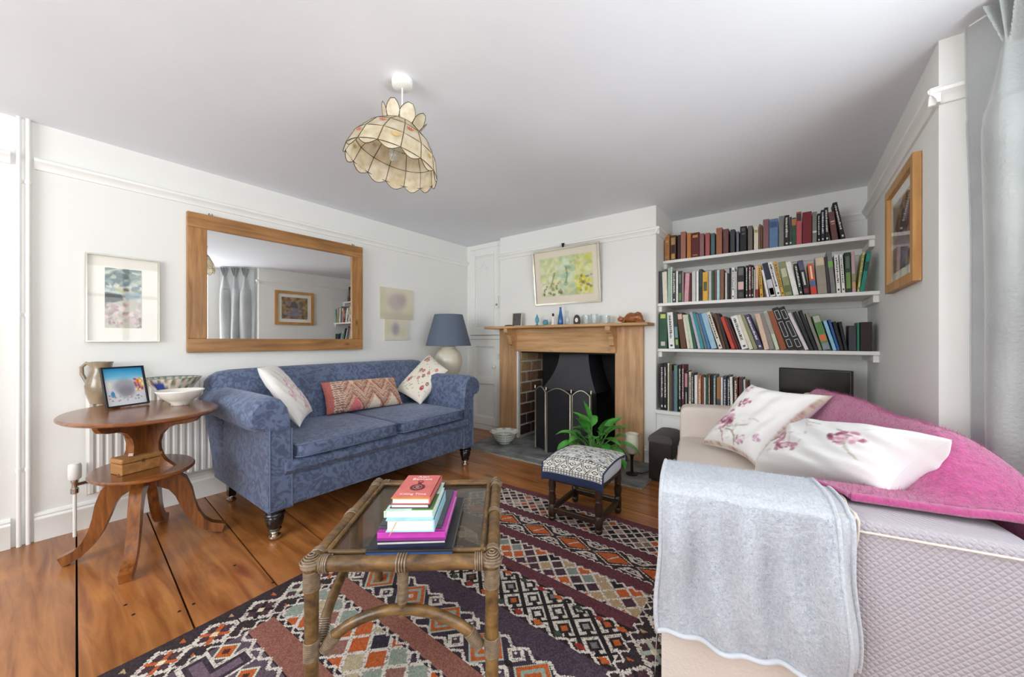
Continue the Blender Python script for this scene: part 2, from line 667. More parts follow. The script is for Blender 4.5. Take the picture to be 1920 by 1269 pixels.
def link(name, me, parent=None, world=False):
    o = bpy.data.objects.new(name, me)
    COL.objects.link(o)
    if parent is not None:
        o.parent = parent
        if world:
            L = Vector(parent.location)
            p = parent.parent
            while p is not None:
                L = L + Vector(p.location)
                p = p.parent
            o.location = -L
    return o


def tag(o, label, cat, group=None):
    o['label'] = label
    o['category'] = cat
    if group:
        o['group'] = group
    return o


def thing(name, label, cat, loc=(0, 0, 0), rotz=0.0, group=None):
    o = bpy.data.objects.new(name, None)
    o.empty_display_size = 0.05
    COL.objects.link(o)
    o.location = loc
    o.rotation_euler = (0, 0, rotz)
    return tag(o, label, cat, group)


def struct(o, label=None):
    o['kind'] = 'structure'
    if label:
        o['label'] = label
    return o


def simple_parts(me_obj):
    return me_obj


# ------------------------------------------------------------------ painted patterns
class Canvas:
    """small raster of colours that a mesh carries as its own colour attribute"""

    def __init__(self, w, h, col):
        self.a = np.zeros((h, w, 3))
        self.a[:] = hx3(col) if isinstance(col, str) else col
        self.w, self.h = w, h

    def rect(self, x0, y0, x1, y1, col):
        self.a[max(0, int(y0)):int(y1), max(0, int(x0)):int(x1)] = hx3(col)

    def poly(self, pts, col, alpha=1.0):
        P = np.array(pts, float)
        x0, y0 = np.floor(P.min(0)).astype(int)
        x1, y1 = np.ceil(P.max(0)).astype(int) + 1
        x0, y0, x1, y1 = max(0, x0), max(0, y0), min(self.w, x1), min(self.h, y1)
        if x1 <= x0 or y1 <= y0:
            return
        X, Y = np.meshgrid(np.arange(x0, x1) + 0.5, np.arange(y0, y1) + 0.5)
        ins = np.zeros(X.shape, bool)
        n = len(P)
        j = n - 1
        for i in range(n):
            xi, yi = P[i]
            xj, yj = P[j]
            cond = ((yi > Y) != (yj > Y))
            with np.errstate(divide='ignore', invalid='ignore'):
                xx = (xj - xi) * (Y - yi) / (yj - yi + 1e-12) + xi
            ins ^= cond & (X < xx)
            j = i
        s = self.a[y0:y1, x0:x1]
        s[ins] = s[ins] * (1 - alpha) + np.array(hx3(col)) * alpha

    def disc(self, cx, cy, rx, ry, col, alpha=1.0, ang=0.0):
        t = np.linspace(0, 2 * PI, 20, endpoint=False)
        ca, sa = math.cos(ang), math.sin(ang)
        self.poly([(cx + rx * math.cos(k) * ca - ry * math.sin(k) * sa, cy + rx * math.cos(k) * sa + ry * math.sin(k) * ca) for k in t], col, alpha)

    def line(self, x0, y0, x1, y1, wd, col, alpha=1.0):
        d = math.hypot(x1 - x0, y1 - y0) or 1
        nx, ny = -(y1 - y0) / d * wd / 2, (x1 - x0) / d * wd / 2
        self.poly([(x0 + nx, y0 + ny), (x1 + nx, y1 + ny), (x1 - nx, y1 - ny), (x0 - nx, y0 - ny)], col, alpha)

    def path(self, pts, wd, col, alpha=1.0):
        for (a, b), (c, d) in zip(pts[:-1], pts[1:]):
            self.line(a, b, c, d, wd, col, alpha)

    def speck(self, amt, seed=0):
        r = np.random.default_rng(seed)
        self.a += (r.random((self.h, self.w, 1)) - 0.5) * amt
        self.a = np.clip(self.a, 0, 1)

    def blur(self, n=1):
        for _ in range(n):
            p = np.pad(self.a, ((1, 1), (1, 1), (0, 0)), mode='edge')
            self.a = (p[:-2, 1:-1] + p[2:, 1:-1] + p[1:-1, :-2] + p[1:-1, 2:] + 2 * p[1:-1, 1:-1]) / 6

    def linear(self):
        a = self.a
        return np.where(a <= 0.04045, a / 12.92, ((a + 0.055) / 1.055) ** 2.4)

    def sample(self, u, v):
        """u, v arrays 0..1; v=0 is the top row"""
        L = self.linear()
        x = np.clip((np.asarray(u) * self.w).astype(int), 0, self.w - 1)
        y = np.clip((np.asarray(v) * self.h).astype(int), 0, self.h - 1)
        return L[y, x]


def set_face_colors(me, cols):
    """cols: one linear rgb per face"""
    at = me.attributes.new('Col', 'FLOAT_COLOR', 'CORNER')
    tot = np.zeros(len(me.polygons), dtype=np.int32)
    me.polygons.foreach_get('loop_total', tot)
    c = np.ones((len(cols), 4), dtype=np.float32)
    c[:, :3] = cols
    at.data.foreach_set('color', np.repeat(c, tot, axis=0).ravel())


def set_point_colors(me, cols):
    at = me.attributes.new('Col', 'FLOAT_COLOR', 'POINT')
    c = np.ones((len(cols), 4), dtype=np.float32)
    c[:, :3] = cols
    at.data.foreach_set('color', c.ravel())


def canvas_sheet(name, cv, place, material, parent=None, world=False, smooth=False):
    """a sheet of w x h little faces; place(u, v) with v=0 at the top"""
    w, h = cv.w, cv.h
    vs = [tuple(place(i / w, j / h)) for j in range(h + 1) for i in range(w + 1)]
    W = w + 1
    fs = [(j * W + i, (j + 1) * W + i, (j + 1) * W + i + 1, j * W + i + 1) for j in range(h) for i in range(w)]
    me = bpy.data.meshes.new(name)
    me.from_pydata(vs, [], fs)
    me.materials.append(mat(material))
    if smooth:
        u = np.tile(np.arange(w + 1) / w, h + 1)
        v = np.repeat(np.arange(h + 1) / h, w + 1)
        set_point_colors(me, cv.sample(np.clip(u, 0, 0.9999), np.clip(v, 0, 0.9999)))
        me.polygons.foreach_set('use_smooth', [True] * len(me.polygons))
    else:
        set_face_colors(me, cv.linear().reshape(-1, 3))
    me.update()
    return link(name, me, parent, world)


def noise2(x, y, seed=0):
    """cheap smooth pseudo-noise from sines"""
    r = random.Random(seed)
    s = 0.0
    for k in range(4):
        a, b, p = r.uniform(-1, 1), r.uniform(-1, 1), r.uniform(0, 6.28)
        s += math.sin((a * x + b * y) * (2.0 + k * 1.7) + p) / (1 + k * 0.6)
    return s / 2.5

# ================================================================== the room
XL, XR, YB, YA, HC = -3.25, 0.46, 3.313, 3.865, 2.25
XW, YF = 1.0, -2.2
BX0, BX1 = -2.67, -0.935          # chimney breast sides
OX0, OX1, OZ = -2.412, -1.288, 0.965  # fireplace opening
YC = 3.385                        # cupboard front in the left alcove


def clip_poly(poly, x0, x1, y0, y1):
    def cl(P, ins, cut):
        R = []
        for i in range(len(P)):
            a, b = P[i - 1], P[i]
            if ins(b):
                if not ins(a):
                    R.append(cut(a, b))
                R.append(b)
            elif ins(a):
                R.append(cut(a, b))
        return R

    def cx(v):
        return lambda a, b: (v, a[1] + (b[1] - a[1]) * (v - a[0]) / (b[0] - a[0]))

    def cy(v):
        return lambda a, b: (a[0] + (b[0] - a[0]) * (v - a[1]) / (b[1] - a[1]), v)
    for ins, cut in ((lambda p: p[0] >= x0, cx(x0)), (lambda p: p[0] <= x1, cx(x1)), (lambda p: p[1] >= y0, cy(y0)), (lambda p: p[1] <= y1, cy(y1))):
        if poly:
            poly = cl(poly, ins, cut)
    return poly


floor = struct(MB().box((XL - .1, YF - .1, -0.10), (XW + .1, YA + .1, -0.022)).build('floor', 'gap_black'), 'old floor of wide varnished pine boards')
sl = -0.0585
pitch = 0.287
for k in range(-10, 15):
    w_ = pitch - 0.0065
    y0 = 0.193 + pitch * (k - 1) + 0.0033
    P = clip_poly([(XL, y0 + 0.0), (XW, y0 + sl * (XW - XL)), (XW, y0 + w_ + sl * (XW - XL)), (XL, y0 + w_)], XL, XW, YF, YA)
    if len(P) < 3:
        continue
    dz = random.uniform(-0.0012, 0.0)
    b = MB().prism(P, -0.022, dz).build('floor_board', 'floorboard', floor)
for (px_, py_) in ((363, 1132), (336, 1146), (235, 1134), (250, 1152), (440, 1060), (512, 1092), (700, 960)):
    p = atz(px_, py_, 0.0)
    MB().lathe([(0.006, 0.0), (0.005, 0.0015), (0.0, 0.002)], 10, Matrix.Translation(p)).build('nail', 'knot_iron', floor)

struct(MB().box((XL - .1, YF - .1, HC), (XW + .3, YA + .15, HC + .12)).build('ceiling', 'ceiling_paint'), 'uneven off-white plaster ceiling')
struct(MB().box((XL - .12, YF - .1, -0.1), (XL, YA + .1, HC)).build('wall_left', 'wall_paint'))
struct(MB().box((XL, YC + 0.06, 0), (BX0 - .001, YA + .1, HC)).build('wall_cupboard_side', 'wall_paint'))
wb = MB()
wb.box((BX0, YB, 0), (OX0, YA + .1, HC))
wb.box((OX1, YB, 0), (BX1, YA + .1, HC))
wb.box((OX0, YB, OZ), (OX1, YA + .1, HC))
wall_back = struct(wb.build('wall_back', 'wall_paint'), 'white chimney breast with the fireplace opening')
struct(MB().box((BX1, YA, 0), (XR, YA + .1, HC)).build('wall_alcove', 'wall_paint'), 'back wall of the book alcove')
fb = MB()
fb.box((OX0, 3.80, 0), (OX1, 3.84, OZ))
fb.box((OX1 - .03, YB + .02, 0), (OX1, 3.80, OZ))
fb.box((OX0 + .03, YB + .02, OZ - .02), (OX1 - .03, 3.80, OZ))
fb.build('sooty_lining', 'soot', wall_back)
MB().box((OX0 - .02, YB + .004, 0), (OX0 + .012, 3.80, OZ)).build('mortar_bed', 'mortar', wall_back)
# bricks of the left cheek, each its own piece
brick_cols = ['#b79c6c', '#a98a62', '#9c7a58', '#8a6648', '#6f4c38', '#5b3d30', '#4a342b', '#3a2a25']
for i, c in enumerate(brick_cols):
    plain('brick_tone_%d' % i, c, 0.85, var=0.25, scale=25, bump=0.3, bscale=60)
row_h = 0.118
for r in range(8):
    z1 = OZ - 0.008 - r * row_h
    z0 = z1 - row_h + 0.020
    if r % 2 == 0:
        cols = [(YB + .026, YB + .125), (YB + .147, YB + .335), (YB + .357, YB + .47)]
    else:
        cols = [(YB + .026, YB + .215), (YB + .237, YB + .43)]
    for q, (ya, yb) in enumerate(cols):
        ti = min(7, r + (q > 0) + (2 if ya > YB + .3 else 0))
        MB().bbox((OX0 + .008, ya, max(0.01, z0)), (OX0 + .024 + random.uniform(0, .004), yb, z1), 0.005, 1).build('brick', 'brick_tone_%d' % ti, wall_back)

struct(MB().box((XR, 2.16, 0), (XW + .3, YA + .1, HC)).build('wall_right', 'wall_paint'), 'white wall piece between window recess and book alcove')
# window wall
WY0, WY1, WZ0, WZ1 = -1.25, 1.62, 0.70, 2.15
ww = MB()
ww.box((XW, YF - .1, 0), (XW + .3, WY0, HC))
ww.box((XW, WY1, 0), (XW + .3, 2.16, HC))
ww.box((XW, WY0, 0), (XW + .3, WY1, WZ0))
ww.box((XW, WY0, WZ1), (XW + .3, WY1, HC))
struct(ww.build('wall_window', 'wall_paint'))
win = struct(MB().box((XW - .03, WY0 - .04, WZ0 - .04), (XW + .12, WY1 + .04, WZ0)).build('window_1', 'white_gloss'), 'wide white casement window')
for k in range(5):
    y = WY0 + (WY1 - WY0) * k / 4
    MB().box((XW + .04, max(WY0, y - .03), WZ0), (XW + .1, min(WY1, y + .03), WZ1)).build('window_mullion', 'white_gloss', win)
for za, zb in ((WZ0, WZ0 + .05), (1.68, 1.72), (WZ1 - .05, WZ1)):
    MB().box((XW + .045, WY0, za), (XW + .095, WY1, zb)).build('window_rail', 'white_gloss', win)
for k in range(4):
    ya = WY0 + (WY1 - WY0) * k / 4 + .03
    yb = WY0 + (WY1 - WY0) * (k + 1) / 4 - .03
    for za, zb in ((WZ0 + .05, 1.68), (1.72, WZ1 - .05)):
        MB().add([(XW + .07, ya, za), (XW + .07, yb, za), (XW + .07, yb, zb), (XW + .07, ya, zb)], [(0, 1, 2, 3)]).build('window_pane', 'window_glass', win)
# wall behind the camera with a second window
FX0, FX1, FZ0, FZ1 = -2.55, -0.65, 0.8, 2.1
wf = MB()
wf.box((XL, YF - .25, 0), (FX0, YF, HC))
wf.box((FX1, YF - .25, 0), (XW + .3, YF, HC))
wf.box((FX0, YF - .25, 0), (FX1, YF, FZ0))
wf.box((FX0, YF - .25, FZ1), (FX1, YF, HC))
struct(wf.build('wall_front', 'wall_paint'))
win2 = struct(MB().box((FX0 - .04, YF - .1, FZ0 - .04), (FX1 + .04, YF + .03, FZ0)).build('window_2', 'white_gloss'), 'white sash window')
for k in range(3):
    x = FX0 + (FX1 - FX0) * k / 2
    MB().box((max(FX0, x - .03), YF - .1, FZ0), (min(FX1, x + .03), YF - .05, FZ1)).build('window_mullion', 'white_gloss', win2)
for za, zb in ((FZ0, FZ0 + .05), (1.43, 1.48), (FZ1 - .05, FZ1)):
    MB().box((FX0, YF - .1, za), (FX1, YF - .05, zb)).build('window_rail', 'white_gloss', win2)
for k in range(2):
    xa, xb = FX0 + (FX1 - FX0) * k / 2 + .03, FX0 + (FX1 - FX0) * (k + 1) / 2 - .03
    for za, zb in ((FZ0 + .05, 1.43), (1.48, FZ1 - .05)):
        MB().add([(xa, YF - .07, za), (xb, YF - .07, za), (xb, YF - .07, zb), (xa, YF - .07, zb)], [(0, 1, 2, 3)]).build('window_pane', 'window_glass', win2)

# picture rail: a small moulding run along each wall
RAIL = [(0, -0.030), (0.010, -0.028), (0.014, -0.012), (0.022, 0.0), (0.034, 0.010), (0.036, 0.022), (0.028, 0.030), (0, 0.032)]
RZ = 2.028
n_trim = 0


def trim(profile, z, a, b, nrm, label=None, name='trim'):
    """profile (out, up) swept from a to b, nrm points into the room; ends mitred by overshoot"""
    global n_trim
    n_trim += 1
    a, b, nrm = Vector(a), Vector(b), Vector(nrm)
    rings = []
    for p in (a, b):
        rings.append([(p.x + nrm.x * o, p.y + nrm.y * o, z + u) for o, u in profile])
    o = MB().loft(rings).build('%s_%d' % (name, n_trim), 'white_gloss', None, smooth=35)
    return struct(o, label)


trim(RAIL, RZ, (XL, 0.045, 0), (XL, YC, 0), (1, 0, 0), 'white picture rail')
trim(RAIL, RZ, (XL, YF, 0), (XL, -0.03, 0), (1, 0, 0), 'white picture rail')
trim(RAIL, RZ, (BX0, YB, 0), (BX1 + .03, YB, 0), (0, -1, 0), 'white picture rail')
trim(RAIL, RZ, (BX1, YB - .03, 0), (BX1, YA, 0), (1, 0, 0), 'white picture rail')
trim(RAIL, RZ, (BX1, YA, 0), (XR, YA, 0), (0, -1, 0), 'white picture rail')
trim(RAIL, RZ, (XR, YA, 0), (XR, 2.13, 0), (-1, 0, 0), 'white picture rail')
trim(RAIL, RZ, (XR - .03, 2.16, 0), (XW, 2.16, 0), (0, -1, 0), 'white picture rail')
SKIRT = [(0, 0), (0.020, 0), (0.020, 0.105), (0.023, 0.112), (0.023, 0.120), (0.014, 0.130), (0.018, 0.138), (0.012, 0.150), (0, 0.154)]


def skirting(side, a, b, nrm):
    a, b, nrm = Vector(a), Vector(b), Vector(nrm)
    rings = [[(p.x + nrm.x * o, p.y + nrm.y * o, u) for o, u in SKIRT] for p in (a, b)]
    return struct(MB().loft(rings).build('baseboard_%s' % side, 'white_gloss', None, smooth=35))


skirting('left', (XL, 0.045, 0), (XL, YC, 0), (1, 0, 0))
skirting('far_left', (XL, -0.13, 0), (XL, -0.03, 0), (1, 0, 0))
skirting('back', (-1.03, YB, 0), (BX1 + .02, YB, 0), (0, -1, 0))
skirting('window', (XW, YF, 0), (XW, 2.16, 0), (-1, 0, 0))
# door case at the edge of the left wall
dc = MB()
dc.bbox((XL, -0.22, 0), (XL + .03, -0.135, 2.02), 0.006)
dc.bbox((XL, -1.10, 2.02), (XL + .03, -0.135, 2.10), 0.006)
dc.bbox((XL, -1.10, 0), (XL + .03, -1.02, 2.02), 0.006)
dr = struct(dc.build('door_1', 'white_gloss'), 'white door casing on the left wall')
MB().bbox((XL - .005, -1.02, 0.01), (XL + .012, -0.22, 2.02), 0.004).build('door_leaf', 'white_gloss', dr)

# two heating pipes with clips
for k, (py, label) in enumerate(((-0.004, 'white vertical heating pipe nearer the door casing'), (0.026, 'white vertical heating pipe nearer the radiator'))):
    t = thing('heating_pipe', label, 'pipe', (XL + .022, py, 0))
    MB().tube([(0, 0, 0.0), (0, 0, 1.1), (0, 0, HC)], 0.0095, 10).build('pipe', 'white_gloss', t, smooth=60)
    for z in (0.40, 1.215, 1.915):
        MB().tube([(0, 0, z - .009), (0, 0, z + .009)], 0.0125, 10).build('pipe_clip', 'white_gloss', t, smooth=60)

# ---------------------------------------------------------------- built-in cupboard of the left alcove
cup = thing('alcove_cupboard', 'white panelled cupboard built in beside the chimney breast', 'cupboard', (-2.96, YC, 0))


def CW(mb, name, m, parent=None, smooth=False):
    return mb.build(name, m, parent or cup, smooth, world=True)


fr = MB()
fr.box((XL, YC, 0), (-3.205, YC + .06, HC))
fr.box((-2.715, YC, 0), (BX0, YC + .06, HC))
for za_, zb_ in ((2.195, HC), (1.095, 1.14), (0, 0.06)):
    fr.box((-3.205, YC, za_), (-2.715, YC + .06, zb_))
CW(fr, 'face_frame', 'white_gloss')


def panel_door(x0, x1, z0, z1, stile, mid=None):
    d = MB()
    y0, y1 = YC - .012, YC + .014
    d.bbox((x0, y0, z0), (x0 + stile, y1, z1), .003, 1)
    d.bbox((x1 - stile, y0, z0), (x1, y1, z1), .003, 1)
    rails = [(z0, z0 + stile * 1.1), (z1 - stile, z1)] + ([(mid - stile * .5, mid + stile * .5)] if mid else [])
    for a, b in rails:
        d.bbox((x0 + stile, y0, a), (x1 - stile, y1, b), .003, 1)
    o = CW(d, 'door', 'white_gloss')
    zs = sorted(rails)
    for (a0, a1), (b0, b1) in zip(zs[:-1], zs[1:]):
        CW(MB().box((x0 + stile, YC + .004, a1), (x1 - stile, YC + .010, b0)), 'door_panel', 'wall_paint', o)
        q = [(x0 + stile + .012, YC + .002, a1 + .012), (x1 - stile - .012, YC + .002, a1 + .012), (x1 - stile - .012, YC + .002, b0 - .012), (x0 + stile + .012, YC + .002, b0 - .012)]
        CW(MB().tube(q, .008, 6, closed=True), 'panel_bead', 'white_gloss', o)
    return o


du = panel_door(-3.2, -2.72, 1.145, 2.19, .085)
cxm, hw = -2.985, .075
arch = [(cxm - hw, YC, 1.86), (cxm - hw, YC, 1.96)] + [(cxm - hw + hw * math.sin(a * PI / 12), YC, 1.96 + .075 * (1 - math.cos(a * PI / 12)) ** .7) for a in range(1, 7)]
arch += [(2 * cxm - x, y, z) for x, y, z in reversed(arch[:-1])]
CW(MB().tube(arch, .007, 6), 'gothic_arch', 'white_gloss', du)
CW(MB().bbox((-2.775, YC - .028, 1.46), (-2.735, YC - .012, 1.60), .004), 'latch_plate', 'white_gloss', du)
CW(MB().lathe([(0, 0), (.012, .004), (.016, .016), (.010, .026), (0, .03)], 12, Matrix.Translation((-2.755, YC - .012, 1.50)) @ Matrix.Rotation(PI / 2, 4, 'X')), 'knob', 'dull_brass', du, smooth=60)
dl = panel_door(-3.2, -2.72, .065, 1.09, .085, .60)
CW(MB().lathe([(0, 0), (.014, .004), (.024, .02), (.022, .034), (.010, .044), (0, .046)], 16, Matrix.Translation((-2.79, YC - .012, .77)) @ Matrix.Rotation(PI / 2, 4, 'X')), 'knob', 'ceramic_white', dl, smooth=60)
CW(MB().bbox((-2.745, YC - .03, .86), (-2.725, YC - .01, .93), .003), 'latch', 'white_gloss', dl)

# ---------------------------------------------------------------- fireplace surround
sur = thing('fireplace_surround', 'stripped pine fireplace surround with bracketed mantel shelf', 'fireplace', (-1.84, YB, 0))


def SW(mb, name, m, parent=None, smooth=False):
    return mb.build(name, m, parent or sur, smooth, world=True)


SW(MB().bbox((-2.648, YB - .035, .013), (OX0 + .002, YB, 1.205), .004), 'jamb', 'pine_upright')
SW(MB().bbox((OX1 - .002, YB - .035, .013), (-1.035, YB, 1.205), .004), 'jamb', 'pine_upright')
SW(MB().bbox((OX0 + .002, YB - .03, OZ - .005), (OX1 - .002, YB, 1.205), .004), 'lintel', 'pine_lintel')
SW(MB().bbox((-2.735, YB - .205, 1.205), (-0.945, YB, 1.232), .008), 'mantel_shelf', 'pine_lintel')
cprof = [(0, 0), (.165, 0), (.165, -.036), (.150, -.054), (.120, -.066), (.095, -.096), (.083, -.138), (.075, -.168), (.052, -.182), (.040, -.208), (.036, -.236), (0, -.236)]
for x0 in (-2.462, -1.318):
    SW(MB().prism(cprof, x0, x0 + .045, lambda p, q, a: (a, YB - .03 - p, 1.205 + q)), 'corbel', 'pine_lintel')
SW(MB().box((OX0, YB - .028, .013), (OX0 + .022, YB, OZ - .006)), 'painted_slip', 'wall_paint')

# hearth of slate slabs
hearth = thing('hearth', 'slate slab hearth set into the floor before the fireplace', 'hearth', (-1.75, 3.0, 0))
HX0, HX1, HY0 = -2.66, -0.86, 2.70
MB().box((HX0, HY0, 0.0), (HX1, YB - .002, 0.006)).build('joint_bed', 'slate_joint', hearth, world=True)
MB().box((OX0 + .03, YB, 0.0), (OX1 - .03, 3.80, 0.008)).build('fire_back_slab', 'slate', hearth, world=True)
cuts = [HX0, -2.18, -1.72, -1.29, HX1]
for i in range(4):
    for ya, yb in ((HY0 + .008, 2.80), (2.808, YB - .004)):
        xa, xb = cuts[i] + .005 + (0.12 if (ya < 2.8 and 0 < i) else 0), cuts[i + 1] - .005 + (0.12 if (ya < 2.8 and i < 3) else 0)
        MB().bbox((xa, ya, 0.0), (xb, yb, 0.012 + random.uniform(-.001, .001)), .003, 1).build('slate_slab', 'slate', hearth, world=True)

# iron hood in the fireplace
hood = thing('fire_hood', 'black iron smoke hood flaring out under the lintel', 'fire hood', (-1.83, 3.45, 0.25))
rings = []
for t in np.linspace(0, 1, 12):
    z = .555 + .42 * t
    k = (1 - t) ** 2.0
    hw_ = .165 + .15 * k
    cx_ = -1.81 - .035 * k
    yf, yb = 3.47 - .07 * k, 3.79
    rings.append([(cx_ - hw_, yf, z), (cx_ + hw_, yf, z), (cx_ + hw_, yb, z), (cx_ - hw_, yb, z)])
MB().loft(rings).build('canopy', 'hood_iron', hood, smooth=30, world=True)
MB().box((-2.16, 3.40, .25), (-1.53, 3.415, .555)).build('apron', 'iron_black', hood, world=True)
for sx in (-2.16, -1.545):
    MB().box((sx, 3.40, 0.009), (sx + .015, 3.43, .25)).build('leg', 'iron_black', hood, world=True)
MB().tube([(-2.165, 3.395, .556), (-1.525, 3.395, .556)], .006, 6).build('rim', 'iron_black', hood, world=True)

# folding fire screen
posts = [Vector((-2.045, 3.10, 0)), Vector((-1.868, 3.02, 0)), Vector((-1.585, 2.99, 0)), Vector((-1.41, 3.03, 0))]
scr = thing('fire_screen', 'three-fold brass fire screen with arched tops and dark mesh', 'fire screen', (-1.73, 3.02, 0.013))
for i in range(3):
    a, b = posts[i], posts[i + 1]
    d = (b - a)
    a2, b2 = a + d.normalized() * .012, b - d.normalized() * .012
    pan = MB()
    zt = .585
    pathp = [(a2.x, a2.y, .015), (a2.x, a2.y, zt)]
    hgt = .045
    for s in range(1, 12):
        q = a2 + (b2 - a2) * (s / 12)
        pathp.append((q.x, q.y, zt + hgt * math.sin(PI * s / 12)))
    pathp += [(b2.x, b2.y, zt), (b2.x, b2.y, .015)]
    fold = MB().tube(pathp, .0065, 8).build('fold_frame', 'dull_brass', scr, smooth=60, world=True)
    top = [p for p in pathp[1:-1]]
    ms = MB()
    nrm = Vector((-d.y, d.x, 0)).normalized() * .002
    ring = [(a2.x, a2.y, .03)] + top + [(b2.x, b2.y, .03)]
    ms.add([(p[0] + nrm.x, p[1] + nrm.y, p[2]) for p in ring] + [(p[0] - nrm.x, p[1] - nrm.y, p[2]) for p in ring],
           [tuple(range(len(ring))), tuple(range(2 * len(ring) - 1, len(ring) - 1, -1))])
    ms.build('mesh_panel', 'iron_black', scr, world=True)
for p in posts:
    MB().lathe([(.006, .013), (.006, .60), (.010, .605), (.010, .612), (.005, .618), (.008, .628), (0, .64)], 8, Matrix.Translation(p)).build('post', 'dull_brass', scr, smooth=60, world=True)

# ---------------------------------------------------------------- shelves and cabinet of the right alcove
cab = thing('alcove_cabinet', 'low white cabinet built in below the bookshelves', 'cabinet', (-0.24, 3.5, 0))
MB().box((BX1 + .002, 3.315, 0), (XR - .002, YA - .004, .455)).build('cabinet_body', 'white_gloss', cab, world=True)
MB().bbox((BX1 + .002, 3.275, .455), (XR - .002, YA - .004, .485), .004).build('cabinet_top', 'white_gloss', cab, world=True)
for xa, xb in ((-0.885, -0.245), (-0.235, 0.41)):
    d_ = MB().bbox((xa, 3.295, .06), (xb, 3.317, .43), .004).build('door', 'white_gloss', cab, world=True)
    MB().lathe([(0, 0), (.012, .004), (.016, .018), (0, .026)], 12, Matrix.Translation(((-.30 if xa < -.5 else -.18), 3.295, .27)) @ Matrix.Rotation(PI / 2, 4, 'X')).build('knob', 'dull_brass', d_, smooth=60, world=True)
SHELF = {'top': (1.803, 3.525), 'second': (1.404, 3.36), 'third': (1.008, 3.36)}
for nm, (z, yf) in SHELF.items():
    t = thing('book_shelf', 'white painted plank shelf, the %s of the three crossing the alcove' % nm, 'shelf', (-0.24, 3.6, z - .03), group='alcove book shelves')
    MB().bbox((BX1, yf, z - .026), (XR, YA, z), .004).build('shelf_plank', 'shelf_white', t, world=True)
    for xa in (BX1, XR - .03):
        MB().bbox((xa, yf + .02, z - .075), (xa + .03, YA, z - .026), .003, 1).build('batten', 'shelf_white', t, world=True)
    MB().bbox((BX1 + .03, YA - .02, z - .075), (XR - .03, YA, z - .026), .003, 1).build('back_batten', 'shelf_white', t, world=True)

# ================================================================== shaping helpers for soft things
def soft_block(lo, hi, n=10, p=9.0, crown=0.0, M=None):
    """a cushion block: box with rounded edges and a crowned top"""
    vs, fs = [], []
    c = [(lo[i] + hi[i]) / 2 for i in range(3)]
    h = [(hi[i] - lo[i]) / 2 for i in range(3)]
    idx = {}

    def vid(a, b, d):
        k = (round(a, 5), round(b, 5), round(d, 5))
        if k not in idx:
            r = (abs(a) ** p + abs(b) ** p + abs(d) ** p) ** (1 / p)
            x, y, z = a / r, b / r, d / r
            zz = z + (crown / h[2]) * (1 - x * x) * (1 - y * y) * (1 if z > 0 else -0.2)
            idx[k] = len(vs)
            vs.append((c[0] + x * h[0], c[1] + y * h[1], c[2] + zz * h[2]))
        return idx[k]
    g = [math.sin(PI / 2 * (-1 + 2 * i / n)) for i in range(n + 1)]
    for i in range(n):
        for j in range(n):
            a0, a1, b0, b1 = g[i], g[i + 1], g[j], g[j + 1]
            for s in (-1, 1):
                fs.append((vid(a0, b0, s), vid(a1, b0, s), vid(a1, b1, s), vid(a0, b1, s)))
                fs.append((vid(a0, s, b0), vid(a1, s, b0), vid(a1, s, b1), vid(a0, s, b1)))
                fs.append((vid(s, a0, b0), vid(s, a1, b0), vid(s, a1, b1), vid(s, a0, b1)))
    return MB().add(vs, fs, M)


